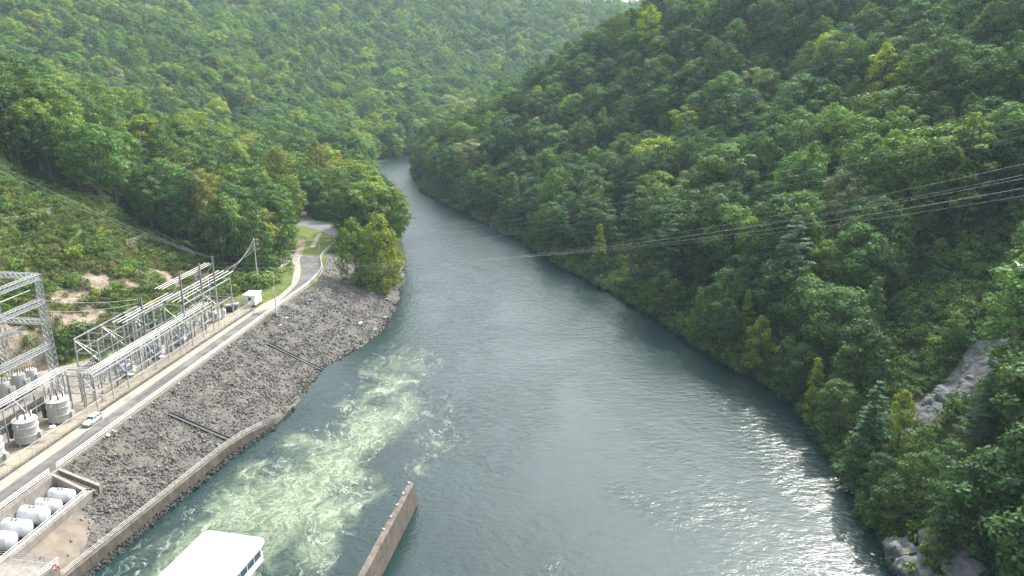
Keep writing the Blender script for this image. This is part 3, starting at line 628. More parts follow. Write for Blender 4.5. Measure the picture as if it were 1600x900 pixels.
for k, (x, y, sz, lab) in enumerate(BOULDERS):
    best = None
    for i in range(0, len(pairs), 1):
        for f in np.linspace(0.02, 1, 30):
            q = rip_point(i, f); u, w, _ = proj(q); e = (u - x) ** 2 + (w - y) ** 2
            if best is None or e < best[0]: best = (e, q)
    me = rock_mesh(90 + k, 'boulder', 2); me.materials.clear(); me.materials.append(M['pale_rock'] if 'pale_rock' in M else M.setdefault('pale_rock', mottled('pale_rock', (0.33, 0.31, 0.28), (0.43, 0.41, 0.38), 1.5, 0.9, c3=(0.2, 0.19, 0.17), bump_s=0.5, bump_scale=4)))
    o = link(bpy.data.objects.new('boulder', me)); o.location = best[1]; o.location.z += sz * .2; o.scale = (sz * 1.5, sz * 1.1, sz); o.rotation_euler = (random.uniform(-.3, .3), random.uniform(-.3, .3), random.uniform(0, 6))
    tag(o, lab, 'boulder', 'boulders on the stony bank')

# slope drains
def on_bank(s, t):
    i = min(range(len(pairs)), key=lambda q: abs(st_of(pairs[q][0].x, pairs[q][0].y)[0] - s)); top, toe = pairs[i]; tt = st_of(toe.x, toe.y)[1]; t0 = st_of(top.x, top.y)[1]
    f = (t - t0) / (tt - t0); return 8.75 + (toe_z(toe) - 8.75) * max(0, f) ** 0.93
for lab, s0, t0, s1, t1 in (('dark slope drain running down the riprap nearer to the white tanks', 39.3, -5.4, 39.0, -18.4), ('dark slope drain on the riprap below the lamp post', 82.6, -6.9, 81.8, -21.3)):
    a = L(s0, t0); e = empty('slope_drain', (a.x, a.y, on_bank(s0, t0)), lab, 'drain', 'drains down the riprap bank')
    for side in (-.55, .55):
        mb = MB(); line = [L(s0 + (s1 - s0) * k / 10 + side, t0 + (t1 - t0) * k / 10) for k in range(11)]
        zz = [on_bank(s0 + (s1 - s0) * k / 10, t0 + (t1 - t0) * k / 10) for k in range(11)]
        strip_solid(mb, line, .1, .1, lambda i: zz[i] + .32, lambda i: zz[i] - .4); rel(mb.build('side_wall', M['dark_stone']), e).parent = e
    mb = MB(); line = [L(s0 + (s1 - s0) * k / 10, t0 + (t1 - t0) * k / 10) for k in range(11)]
    strip_solid(mb, line, .44, .44, lambda i: zz[i] + .06, lambda i: zz[i] - .4); rel(mb.build('channel_bed', M['dark']), e).parent = e

# toe wall
toe_line = [q for p, q in pairs if -60 < st_of(q.x, q.y)[0] < 57]
e = empty('toe_wall', toe_line[len(toe_line) // 2] * 1.0, 'long stained concrete wall at the foot of the riprap along the water', 'wall')
def toe_top(i): s = st_of(toe_line[i].x, toe_line[i].y)[0]; return 2.0 if s < 42 else max(0.3, 2.0 - (s - 42) * 0.12)
n = len(toe_line); step = 12
for k in range(0, n - 1, step):
    seg = toe_line[k:min(k + step + 1, n)]; mb = MB(); j0 = k
    if len(seg) > 2:
        seg2 = [seg[0].lerp(seg[1], .04)] + seg[1:-1] + [seg[-1].lerp(seg[-2], .04)]
    else: seg2 = seg
    strip_solid(mb, seg2, .35, .35, lambda i: toe_top(min(j0 + i, n - 1)), -2.0); rel(mb.build('wall_panel', M['old_concrete']), e).parent = e

# ------------------------------------------------------------------ railings
def railing(label, line, z, h=1.1, rails=3, sp=2.5, mat='white_rail', w=.07, group='pipe railings', ztop=None):
    line = [Vector(p) for p in line]; zf = z if callable(z) else (lambda p: z)
    e = empty('railing', Vector((line[0].x, line[0].y, zf(line[0]))), label, 'railing', group)
    # posts at even spacing
    acc = 0; last = None; posts = []
    for i in range(len(line) - 1):
        a, b = line[i], line[i + 1]; d = (b - a).length; x = -acc if False else (sp - acc) % sp if posts else 0
        while x <= d: posts.append(a.lerp(b, x / d)); x += sp
        acc = (acc + d) % sp if posts else 0
    for p in posts: bar(e, 'post', (p.x, p.y, zf(p) - .05), (p.x, p.y, zf(p) + h), w, M[mat], 'tube')
    for k in range(rails):
        hh = h * (1 - k / (rails - .0) ) if rails > 1 else h
        mb = MB(); mb.tube([(p.x, p.y, zf(p) + hh) for p in line], w * .55, 6); o = mb.build('rail', M[mat]); rel(o, e); o.parent = e
    return e
railing('long white three-rail fence on the road edge above the riprap', [L(s, -.92) for s in range(12, 104, 4)] + smooth_line([L(104, -.92)] + px9([(481,447),(496,432)]), 4), ROAD_Z + .14, w=.11)
railing('white three-rail fence between the road and the white tanks', [L(s, -.92) for s in np.arange(-30, 10.6, 4)] + [L(10.3, -.92)], ROAD_Z + .14, w=.11)
railing('pale railing on the ledge along the river side of the white tanks', [L(s, -7.75) for s in np.arange(-30, 9, 4)] + [L(9.6, -7.75)], 6.3, w=.10)
railing('thin railing along the top of the toe wall by the water', [q + Vector((-.15, 0, 0)) for q in toe_line[::4] if st_of(q.x, q.y)[0] < 50], lambda p: toe_top(min(range(n), key=lambda i: (toe_line[i] - p).length)), h=1.0, w=.075, mat='pipe_light', sp=3)
railing('grey crash barrier curving round the end of the road', smooth_line(px9([(497,432),(503,418),(501,404),(510,393),(525,379)]), 5), ROAD_Z + .1, h=.8, rails=1, sp=2, mat='galv', w=.22)

# ------------------------------------------------------------------ tank pit and tanks
pit = empty('tank_pit', L(-8, -4, 5.0), 'sunken concrete pit holding the row of white tanks beside the road', 'pit')
def pit_part(name, mb, mat='concrete'): o = mb.build(name, M[mat]); rel(o, pit); o.parent = pit; return o
mb = MB(); strip_solid(mb, [L(-40, -4), L(10.2, -4)], 2.75, 3.0, 5.0, 4.2); pit_part('floor', mb, 'old_concrete')
mb = MB(); strip_solid(mb, [L(-40, -1.35), L(10.2, -1.35)], .12, .15, 8.95, 4.0); pit_part('road_side_wall', mb)
mb = MB(); strip_solid(mb, [L(-40, -7.4), L(11.3, -7.4)], .5, .6, 6.3, 3.0); pit_part('ledge', mb)
for s0, nm in ((10.45, 'end_wall'), (12.2, 'stair_kerb')):
    mb = MB(); line = [L(s0, t) for t in np.linspace(-1.25, -8.4 if s0 > 11 else -6.85, 8)]
    strip_solid(mb, line, .3, .3, lambda i: 9.1 - 2.5 * i / 7, 4.0); pit_part(nm, mb)
mb = MB()
for k in range(14):
    t = -1.5 - k * .5; mb.box(L(11.35, t, 8.4 - k * .175 - .4), (.5, 1.0, .8), ROAD_ANG + R(90))
pit_part('stair', mb, 'old_concrete')
def make_tank(label, s, t_r, length, rad, z):
    c = L(s, t_r + length / 2, z); e = empty('storage_tank', (c.x, c.y, 5.0), label, 'tank', 'white tanks in the pit', ROAD_ANG + R(90))
    ax = Matrix(((0, 0, 1), (0, 1, 0), (-1, 0, 0)))         # lathe axis along the empty's x (towards the road)
    zc = z - 5.0; h = length / 2; prof = [(rad * math.sin(a), -h - rad * .36 * math.cos(a)) for a in np.linspace(.05, math.pi / 2, 7)]
    prof += [(rad, -h * .35), (rad * 1.004, -h * .35 + .01), (rad * 1.004, h * .3), (rad, h * .3 + .01)] + [(rad * math.sin(a), h + rad * .36 * math.cos(a)) for a in np.linspace(math.pi / 2, .05, 7)]
    mb = MB(); mb.lathe(prof, (0, 0, zc), 32, ax); mb.build('shell', M['tank_white'], e, True)
    for x in (-h * .62, h * .62):
        mb = MB(); mb.box((x, 0, (zc - rad * .55) / 2), (.4, rad * 1.7, zc - rad * .55)); mb.build('saddle', M['old_concrete'], e)
    for x in (-h * .2, h * .15):
        mb = MB(); mb.lathe([(.16, 0), (.16, .22), (.24, .22), (.24, .28)], (x, 0, zc + rad - .04), 12); mb.build('hatch', M['steel_dark'], e)
    for x in (-h * .98, h * .98):
        mb = MB(); mb.lathe([(rad * 1.006, -.04), (rad * 1.012, -.04), (rad * 1.012, .04), (rad * 1.006, .04)], (x, 0, zc), 32, ax); mb.build('seam_band', M['tank_grey'], e)
    mb = MB(); mb.tube([(-h - rad * .3, 0, zc - rad * .55), (-h - rad * .6, 0, zc - rad * .6), (-h - rad * .6, 0, .3)], .09, 8); mb.build('outlet_pipe', M['steel_dark'], e)
    return e
make_tank('short white tank at the end of the row beside the pit steps', 8.6, -5.6, 3.6, 1.15, 6.35)
make_tank('small white tank second from the pit steps', 5.5, -5.4, 3.5, 1.12, 6.3)
make_tank('fat white tank in the middle of the row', 2.2, -5.5, 3.7, 1.45, 6.6)
make_tank('banded white tank between the fat one and the cut-off one', -1.3, -5.2, 3.8, 1.38, 6.5)
make_tank('white tank cut off by the photo edge', -4.8, -5.3, 3.8, 1.42, 6.6)
# landing at the near end of the pit
plat = empty('landing', P(40, 890, 6.2), 'concrete landing with white rails below the tanks', 'platform')
pp = [P(-150, 850, 6.2), P(0, 870, 6.2), P(92, 881, 6.2), P(60, 905, 6.2), P(0, 960, 6.2), P(-150, 1000, 6.2)]
vs = [(p.x, p.y, 6.2) for p in pp] + [(p.x, p.y, 2.0) for p in pp]; k = len(pp)
o = mesh_obj('deck', vs, [tuple(range(k))[::-1], tuple(range(k, 2 * k))] + [(i, (i + 1) % k, k + (i + 1) % k, k + i) for i in range(k)], M['concrete']); bm = bmesh.new(); bm.from_mesh(o.data); bmesh.ops.recalc_face_normals(bm, faces=bm.faces[:]); bm.to_mesh(o.data); bm.free()
rel(o, plat); o.parent = plat
railing('white railing on the river side of the concrete landing', [P(92, 881, 6.2), P(58, 906, 6.2)], 6.2, sp=1.5, w=.09)
railing('grey railing along the inner edge of the concrete landing', [P(0, 871, 6.2), P(90, 882, 6.2)], 6.2, sp=1.5, mat='galv', w=.07)
e = empty('life_ring', P(87, 886, 6.75), 'orange-red life ring hung on the corner of the landing rail', 'life ring')
mb = MB(); mb.tube([(.42 * math.cos(a), 0, .42 * math.sin(a)) for a in np.linspace(0, 2 * math.pi, 25)], .12, 8, False); mb.build('ring', M['orange'], e, True)
for a in (45, 135, 225, 315):
    mb = MB(); mb.box((.42 * math.cos(R(a)), 0, .42 * math.sin(R(a))), (.14, .27, .27)); mb.build('band', M['white_paint'], e)

# ------------------------------------------------------------------ substation steel
YZ = ROAD_Z + .1
def member(e, name, a, b, w=.22, mat='galv', kind='H'): return bar(e, name, L(*a[:2], YZ + a[2]), L(*b[:2], YZ + b[2]), w, M[mat], kind)
def rack(e, line_f, line_b, h, mids=(.5,), sp_w=.2, brace=True, mat='galv'):
    "two rows of posts tied by beams; lines are lists of (s, t)"
    for (row) in (line_f, line_b):
        for (s, t) in row:
            member(e, 'post', (s, t, 0), (s, t, h), sp_w, mat)
        for (p, q) in zip(row[:-1], row[1:]):
            member(e, 'beam', (*p, h - .1), (*q, h - .1), sp_w * .9, 'galv')
            for m_ in mids: member(e, 'beam', (*p, h * m_), (*q, h * m_), sp_w * .7, 'galv')
    for k, (p, q) in enumerate(zip(line_f, line_b)):
        member(e, 'cross_beam', (*p, h - .32), (*q, h - .32), sp_w * .8)
        for m_ in mids: member(e, 'cross_beam', (*p, h * m_ - .2), (*q, h * m_ - .2), sp_w * .6)
        if brace and k % 2 == 0: member(e, 'brace', (*p, h * .5), (*q, h - .4), sp_w * .45, 'galv', 'box')
def pipes(e, a, b, offs, r=.16, name='bus_pipe', mat='pipe_light'):
    for o_ in offs: bar(e, name, L(a[0], a[1] + o_, YZ + a[2]), L(b[0], b[1] + o_, YZ + b[2]), r, M[mat], 'tube')
# long bus rack beside the fence
ra = empty('bus_rack', L(58, 8, YZ), 'long galvanised rack carrying pale bus pipes just behind the roadside fence', 'steel rack')
sA = np.linspace(35, 82, 10); rack(ra, [(s, 7.2) for s in sA], [(s, 9.5) for s in sA], 7.0, (.48,), .27)
pipes(ra, (35, 7.6, 7.45), (82.5, 7.6, 7.45), (0, .75, 1.5, 2.2), .17)
for s in sA:
    for o_ in (0, .75, 1.5, 2.2): bar(ra, 'insulator', L(s, 7.6 + o_, YZ + 6.9), L(s, 7.6 + o_, YZ + 7.4), .16, M['brown_porcelain'], 'tube')
# crossing and back rack
rb = empty('bus_rack', L(36, 12, YZ), 'steel crossing that turns the bus pipes away from the fence behind the car', 'steel rack')
rack(rb, [(35, 10), (35, 12.7), (35.5, 15.4)], [(38, 10), (38, 12.7), (38, 15.4)], 7.0, (.45,), .2)
for k in range(4): bar(rb, 'bus_pipe', L(35.2 + k * .8, 7.6, YZ + 7.6), L(35.2 + k * .8, 16, YZ + 7.6), .15, M['pipe_light'], 'tube')
rc = empty('bus_rack', L(10, 16, YZ), 'steel rack of bus pipes running behind the three grey transformers', 'steel rack')
sC = np.linspace(36, -18, 11); rack(rc, [(s, 14.6) for s in sC], [(s, 17.2) for s in sC], 6.6, (.5,), .2)
pipes(rc, (38, 14.9, 7.05), (-20, 14.9, 7.05), (0, .75, 1.5, 2.2), .16)
for s in sC:
    for o_ in (0, 1.5): bar(rc, 'insulator', L(s, 14.9 + o_, YZ + 6.5), L(s, 14.9 + o_, YZ + 7.0), .16, M['brown_porcelain'], 'tube')
# square frame structure behind the long rack
rdm = empty('steel_frame', L(58, 17, YZ), 'open square steel frame of two storeys behind the bus rack', 'steel frame')
sD = np.linspace(48, 71, 6); rack(rdm, [(s, 14.9) for s in sD], [(s, 20.3) for s in sD], 9.6, (.36, .68), .24)
for s in sD[::2]: member(rdm, 'brace', (s, 14.9, 6.4), (s, 20.3, 9.4), .1, 'galv', 'box')
m0 = (61.3, 12.4); rack(rdm, [(61.3, 12.4), (69, 12.0)], [(61.3, 14.8), (69, 14.8)], 11.2, (.6,), .26)
member(rdm, 'mast', (*m0, 0), (*m0, 15.1), .36, 'steel_dark'); member(rdm, 'beam', (61.3, 12.4, 11.0), (61.3, 20.3, 11.0), .2)
# tall mast structure
re_ = empty('mast_frame', L(83, 11, YZ), 'tall steel frame with three masts and high pipes at the yard end', 'steel frame')
sE = [71.3, 80.3, 86.8, 94.7]
rack(re_, [(s, 8.3) for s in sE], [(s, 14.6) for s in sE], 10.4, (.5,), .28)
for s, h in ((71.3, 18.6), (80.3, 18.2), (86.8, 18.4)):
    member(re_, 'mast', (s, 8.3, 10.4), (s, 8.3, h), .34, 'steel_dark')
    member(re_, 'brace', (s, 8.3, 16.5), (s, 12.5, 10.4), .12, 'pipe_light', 'box'); member(re_, 'brace', (s, 8.3, 5), (s, 14.6, 10.2), .12, 'galv', 'box'); member(re_, 'brace', (s, 14.6, 5), (s, 8.3, 10.2), .12, 'galv', 'box')
pipes(re_, (64, 8.6, 16.4), (87.2, 8.6, 16.4), (0, .9, 1.8), .17)
pipes(re_, (70, 8.9, 11.3), (98, 8.9, 11.3), (0, 1.4, 2.8, 4.2), .19)
pipes(re_, (52, 11.2, 12.2), (74, 11.2, 12.2), (0, 1.2, 2.4), .17)
for s in (57, 65): member(re_, 'post', (s, 12.4, 0), (s, 12.4, 12.1), .24); member(re_, 'cross_beam', (s, 10.8, 12.0), (s, 14, 12.0), .2)
for s in sE:
    for o_ in (0, 1.4, 2.8, 4.2): bar(re_, 'insulator', L(s, 8.9 + o_, YZ + 10.4), L(s, 8.9 + o_, YZ + 11.25), .2, M['brown_porcelain'], 'tube')
for (p, q) in zip(sE[:-1], sE[1:]):
    member(re_, 'brace', (p, 14.6, 0.5), (q, 14.6, 5), .12, 'galv', 'box'); member(re_, 'brace', (q, 14.6, 0.5), (p, 14.6, 5), .12, 'galv', 'box')
def post_insulator(e, s, t, h0, h1, mat='brown_porcelain'):
    mb = MB(); prof = [(.05, 0)]; hh = h1 - h0
    for j in range(6): prof += [(.13, hh * (j + .35) / 6.4), (.06, hh * (j + .9) / 6.4)]
    mb.lathe(prof + [(.04, hh)], L(s, t, YZ + h0), 8); o = mb.build('post_insulator', M[mat]); rel(o, e); o.parent = e
for (e, ss, tt, h) in ((rdm, np.linspace(49, 70, 8), (16.2, 17.6, 19.0), 6.5), (re_, np.linspace(73, 93, 8), (9.6, 11.4, 13.2), 5.2), (ra, np.linspace(37, 80, 13), (7.8, 9.0), 3.4), (rc, np.linspace(34, -10, 12), (15.2, 16.6), 3.3)):
    for k, s in enumerate(ss):
        for t in tt: post_insulator(e, s, t, h, h + 1.1)
        bar(e, 'switch_blade', L(s, tt[0], YZ + h + 1.12), L(s + .3, tt[-1], YZ + h + 1.18), .07, M['pipe_light'], 'tube')
        if k % 2 == 0: bar(e, 'drop_wire', L(s, tt[0], YZ + h + 1.1), L(s + .4, tt[0] + .2, YZ + h + 3.4), .05, M['wire'], 'tube')
        if k % 3 == 0: bar(e, 'operating_rod', L(s + .2, tt[0] - .2, YZ + .2), L(s + .2, tt[0] - .2, YZ + h), .06, M['steel_dark'], 'tube')
for s, t, hh in ((38.5, 8.4, 1.3), (46, 9.8, 1.5), (58, 10.2, 1.4), (67, 9.9, 1.7), (76, 10.4, 1.5), (84, 11.5, 1.9), (56.5, 17, 1.8), (65, 18, 1.6), (79, 12.6, 1.5)):
    e = empty('control_cabinet', L(s, t, YZ), ('grey control cabinet standing in the yard beneath the %s, %s from the car' % (('bus rack', 'square frame', 'mast frame')[0 if t < 11 and s < 78 else 1 if s < 70 else 2], {38.5: 'first', 46: 'second', 58: 'third', 67: 'fourth', 76: 'fifth', 84: 'second', 56.5: 'first', 65: 'second', 79: 'first'}[s])), 'cabinet', 'control cabinets in the yard', ROAD_ANG)
    mb = MB(); mb.box((0, 0, hh / 2 + .12), (.9, .55, hh)); mb.build('case', M['tank_grey'], e, bevel=.03); mb = MB(); mb.box((0, 0, .05), (1.1, .75, .14)); mb.build('plinth', M['concrete'], e); mb = MB(); mb.box((0, -.285, hh / 2 + .12), (.74, .03, hh * .84)); mb.build('door', M['tank_grey'], e)
# lattice gantry
def lattice(mb, p, q, w0, w1, bays, up=None):
    p = Vector(p); q = Vector(q); d = (q - p).normalized(); a = (RD if abs(d.z) > .8 else Vector((0, 0, 1))); b = d.cross(a).normalized(); a = b.cross(d)
    c = lambda k, i: p.lerp(q, k / bays) + (a * (1, 1, -1, -1)[i] + b * (1, -1, -1, 1)[i]) * (w0 + (w1 - w0) * k / bays) / 2
    for i in range(4): mb.bar(c(0, i), c(bays, i), .15)
    for k in range(bays):
        for i in range(4):
            j = (i + 1) % 4; mb.bar(c(k, i), c(k + 1, j) if k % 2 else c(k + 1, j), .07); mb.bar(c(k + 1, i), c(k + 1, j), .06)
lg = empty('lattice_gantry', L(42.4, 21.7, YZ), 'big galvanised lattice gantry towering over the near end of the yard', 'gantry')
def lat(name, a, b, w0, w1, bays):
    mb = MB(); lattice(mb, L(a[0], a[1], YZ + a[2]), L(b[0], b[1], YZ + b[2]), w0, w1, bays); o = mb.build(name, M['galv']); rel(o, lg); o.parent = lg
for s, t in ((42.4, 21.7), (42.4, 32.5), (16, 21.7), (16, 32.5)): lat('lattice_leg', (s, t, 0), (s, t, 25.4), 1.5, .9, 18)
for t in (21.7, 32.5):
    for h in (25, 19.8, 10.2): lat('lattice_beam', (42.4, t, h), (16, t, h), 1.0, 1.0, 20)
for s in (42.4, 16): lat('lattice_beam', (s, 21.7, 25), (s, 32.5, 25), 1.0, 1.0, 9)
lat('lattice_beam', (42.4, 21.7, 15.2), (42.4, 32.5, 15.2), 1.0, 1.0, 9); lat('lattice_beam', (38, 24, 15.2), (16, 24, 15.2), 1.0, 1.0, 16)
for k, (s, t, h) in enumerate([(38, 21.7, 19.2), (30, 21.7, 19.2), (38, 21.7, 24.4), (40, 26, 14.6), (40, 29, 14.6), (34, 24, 14.6), (30, 24, 14.6)]):
    mb = MB()
    for j in range(8): mb.lathe([(.06, 0), (.17, .05), (.06, .12)], L(s, t, YZ + h - .25 - j * .18), 8)
    o = mb.build('insulator_string', M['brown_porcelain']); rel(o, lg); o.parent = lg
bar(lg, 'bus_pipe', L(40.5, 22.4, YZ + 22.6), L(14, 22.4, YZ + 22.6), .22, M['pipe_light'], 'tube')
# transformers
def make_transformer(label, s, t, r=2.05, h=4.7):
    c = L(s, t, ROAD_Z + .17); e = empty('transformer', c, label, 'transformer', 'round grey transformers beside the road', ROAD_ANG)
    mb = MB(); mb.lathe([(r * .93, .35), (r, .4), (r, h * .34), (r * 1.05, h * .35), (r * 1.05, h * .40), (r, h * .41), (r, h * .66), (r * 1.05, h * .67), (r * 1.05, h * .73), (r, h * .74), (r * .99, h * .93), (r * 1.04, h * .935), (r * 1.04, h * .97), (r * .95, h)], (0, 0, 0), 20); mb.build('tank', M['tank_grey'], e, True)
    mb = MB(); mb.lathe([(r * .93, 0), (r * .9, .06), (r * .25, .28), (.01, .3)], (0, 0, h), 20); mb.build('lid', M['tank_grey'], e, True)
    for k in range(12):
        a = k * math.pi / 6; mb = MB(); mb.box((r * 1.0 * math.cos(a), r * 1.0 * math.sin(a), h * .2), (.09, .16, h * .26), a); mb.build('stiffener', M['tank_grey'], e)
    for k in range(4):
        a = R(45 + 90 * k); mb = MB(); mb.box((r * .75 * math.cos(a), r * .75 * math.sin(a), .17), (.6, .5, .34), a); mb.build('foot', M['old_concrete'], e)
    for k in range(5):
        mb = MB(); mb.box((-.9 + k * .45, r + .45, h * .48), (.12, .75, h * .6)); mb.build('radiator', M['dark'], e)
    for x, y, hh in ((.7, -.9, 1.5), (-.7, -.9, .9), (.9, .6, .9), (-.9, .5, .9), (0, 1.1, .8)):
        mb = MB(); prof = [(.09, 0)]
        for j in range(6): prof += [(.19 * (1 if hh < 1.2 else 1.2), hh * (j + .4) / 7), (.09, hh * (j + .9) / 7)]
        mb.lathe(prof + [(.04, hh)], (x, y, h + .12), 10); mb.build('bushing', M['brown_porcelain'], e)
    mb = MB(); mb.box((r * .3, -r - .28, h * .3), (.7, .5, 1.3)); mb.build('control_box', M['tank_grey'], e)
    mb = MB(); mb.tube([(-r - .1, -.5, h * .9), (-r - .5, -.5, h * .9), (-r - .5, -.5, .3)], .09, 8); mb.build('oil_pipe', M['tank_grey'], e)
    return e
make_transformer('round grey transformer next to the silver car', 29.0, 11.0)
make_transformer('round grey transformer in the middle of the three', 20.4, 11.1)
make_transformer('round grey transformer cut by the photo edge', 12.0, 11.2)
def make_breaker(label, s, t, w, d, h, mat, group):
    e = empty('circuit_breaker', L(s, t, YZ), label, 'circuit breaker', group, ROAD_ANG)
    for sx in (-1, 1):
        for sy in (-1, 1):
            mb = MB(); mb.box((sx * w * .4, sy * d * .4, .3), (.12, .12, .6)); mb.build('leg', M['galv'], e)
    mb = MB(); mb.lathe([(w * .3, 0), (w * .46, .1), (w * .5, .3), (w * .5, h - .3), (w * .44, h - .06), (w * .1, h)], (0, 0, .55), 16); mb.build('tank', M[mat], e, True)
    mb = MB(); mb.box((w * .15, -d * .62, h * .5 + .4), (w * .55, .4, h * .55)); mb.build('cabinet', M['white_paint' if mat == 'blue_grey' else mat], e)
    for k, x in enumerate((-.28, 0, .28)):
        for y in (-.22, .22):
            mb = MB(); prof = [(.06, 0)]
            for j in range(5): prof += [(.13, .9 * (j + .4) / 6), (.06, .9 * (j + .9) / 6)]
            mb.lathe(prof + [(.03, .95)], (x * w, y * d, h + .45), 8); mb.build('bushing', M['brown_porcelain'], e)
    return e
g = 'blue-grey circuit breakers under the bus rack'
make_breaker('blue-grey breaker tank standing furthest along the bus rack', 71.5, 10.8, 2.3, 2.3, 3.6, 'blue_grey', g)
make_breaker('blue-grey breaker with white cabinet in the middle of the bus rack', 62.5, 11.2, 2.4, 2.4, 3.0, 'blue_grey', g)
make_breaker('blue-grey breaker under the bus rack nearer to the car', 51.5, 11.6, 2.4, 2.4, 2.4, 'blue_grey', g)
make_breaker('white cylindrical unit standing beside the near breaker', 54.5, 13.2, 1.5, 1.5, 2.2, 'tank_white', g)
make_breaker('pale unit under the far mast frame near the white hut', 88.5, 11.0, 2.0, 2.0, 2.4, 'tank_grey', g)
make_breaker('white slim unit at the foot of the end mast', 91, 9.4, .8, .8, 2.6, 'tank_white', g)
g = 'grey regulators below the lattice gantry'
make_breaker('grey regulator tank behind the bus rack, nearest the gantry leg', 41.5, 26.5, 2.4, 2.4, 4.4, 'tank_grey', g)
make_breaker('grey regulator tank second from the gantry leg', 37.5, 26.0, 2.6, 2.6, 5.0, 'tank_grey', g)
make_breaker('grey regulator tank third from the gantry leg', 33.5, 26.2, 2.6, 2.6, 5.0, 'tank_grey', g)
make_breaker('small grey tank between the middle and the cut-off transformer', 15.6, 13.4, 1.3, 1.3, 1.9, 'tank_grey', 'small tanks')
# sloping concrete ramp wall at the hill foot
mb = MB(); strip_solid(mb, [L(30, 34.5), L(36, 34), L(47, 31)], .5, 2.2, lambda i: YZ + (5.5, 4.6, .6)[i], 8.5); tag(mb.build('ramp_wall', M['concrete']), 'sloping concrete ramp wall at the hill foot behind the gantry', 'wall')
mb = MB(); strip_solid(mb, [L(s, 18.2) for s in (-20, 0, 20, 34)], .2, .2, YZ + 2.6, 8.5); tag(mb.build('back_wall', M['old_concrete']), 'dark stained wall behind the transformers and bus rack', 'wall')
# floodlights on short posts
for s, t, lab in ((22.5, 7.4, 'white floodlight on a short post beside the middle transformer'), (47.5, 7.8, 'white globe lamp on a post under the bus rack'), (58, 6.9, 'white globe lamp at the fence foot mid-rack')):
    e = empty('yard_lamp', L(s, t, YZ), lab, 'lamp', 'lamps on short posts in the yard', ROAD_ANG)
    mb = MB(); mb.tube([(0, 0, 0), (0, 0, 2.2)], .06, 8); mb.build('post', M['white_rail'], e)
    mb = MB(); mb.lathe([(.05, 0), (.5, .12), (.55, .3), (.1, .36)], (0, 0, 2.1), 14); mb.build('lamp_head', M['white_paint'], e, True)
# chain-link fence
def mat_chain():
    m, nt, out = new_mat('chain_link'); b = node(nt, "ShaderNodeBsdfPrincipled"); b.inputs["Base Color"].default_value = (.45, .43, .38, 1); b.inputs["Roughness"].default_value = .6
    t = node(nt, "ShaderNodeBsdfTransparent"); mx = node(nt, "ShaderNodeMixShader"); mx.inputs[0].default_value = .16
    nt.links.new(t.outputs[0], mx.inputs[1]); nt.links.new(b.outputs[0], mx.inputs[2]); nt.links.new(mx.outputs[0], out.inputs[0]); return m
M['chain'] = mat_chain()
def chain_fence(label, line, zf, h=2.2, sp=3.0, post='white_rail'):
    line = [Vector(p) for p in line]; e = empty('chain_link_fence', Vector((line[0].x, line[0].y, zf(line[0]))), label, 'fence', 'chain-link fences')
    n_ = 0
    for a, b in zip(line[:-1], line[1:]):
        d = (b - a).length; k = max(1, int(round(d / sp)))
        for i in range(k):
            p = a.lerp(b, i / k); q = a.lerp(b, (i + 1) / k)
            bar(e, 'post', (p.x, p.y, zf(p) - .1), (p.x, p.y, zf(p) + h + .12), .10, M[post], 'tube')
            bar(e, 'top_rail', (p.x, p.y, zf(p) + h), (q.x, q.y, zf(q) + h), .06, M[post], 'tube')
            mb = MB(); u = (q - p).normalized().cross(Vector((0, 0, 1))) * .012
            vs = [Vector((p.x, p.y, zf(p) + .05)), Vector((q.x, q.y, zf(q) + .05)), Vector((q.x, q.y, zf(q) + h)), Vector((p.x, p.y, zf(p) + h))]
            mb.add([w + u for w in vs] + [w - u for w in vs], [(0,1,2,3),(7,6,5,4),(0,4,5,1),(1,5,6,2),(2,6,7,3),(3,7,4,0)])
            o = mb.build('mesh_panel', M['chain']); rel(o, e); o.parent = e
    p = line[-1]; bar(e, 'post', (p.x, p.y, zf(p) - .1), (p.x, p.y, zf(p) + h + .12), .10, M[post], 'tube')
    return e
chain_fence('chain-link fence between the road shoulder and the substation', [L(s, 6.25 - max(0, s - 40) * .018) for s in (-24, 40, 99)] + [L(103, 9.5), L(99, 16)], lambda p: ROAD_Z + .3)
gfun = lambda p: float(ground(p.x, p.y)[0])
def ground_line(pix, n=5):
    q = [Vector(on_ground(*a)) for a in pix]; return [q[i].lerp(q[i + 1], k / n) for i in range(len(q) - 1) for k in range(n)] + [q[-1]]
chain_fence('wire fence high on the scrubby hillside near the forest edge', ground_line([(0,360),(62,345),(120,336),(160,352)], 4), gfun, 1.6, 4.0, 'galv')
chain_fence('wire fence dropping down the hillside behind the masts', ground_line([(198,385),(245,370),(300,402)], 4), gfun, 2.2, 4.0, 'galv')

# ------------------------------------------------------------------ small things along the road
hut = empty('hut', L(104.5, 7.4, YZ), 'small white hut with flat roof and one window beside the road', 'hut', None, ROAD_ANG)
mb = MB(); mb.box((0, 0, 1.65), (4.2, 3.3, 2.7)); mb.build('wall', M['white_paint'], hut, bevel=.04)
mb = MB(); mb.box((0, 0, 3.12), (4.6, 3.7, .24)); mb.build('roof', M['white_roof'], hut, bevel=.05)
mb = MB(); mb.box((0, 0, .15), (4.3, 3.4, .3)); mb.build('base', M['concrete'], hut)
wd = MB(); wd.box((-2.12, -.1, 2.0), (.06, 1.0, .95)); wd = wd.build('window', M['galv'], hut); mb = MB(); mb.box((-2.155, -.1, 2.0), (.03, .82, .78)); mb.build('pane', M['glass'], wd)
mb = MB(); mb.box((.7, -1.67, 1.35), (.95, .05, 2.05)); dr_ = mb.build('door', M['tank_white'], hut); mb = MB(); mb.box((.35, -1.72, 1.3), (.08, .07, .12)); mb.build('handle', M['dark'], dr_)
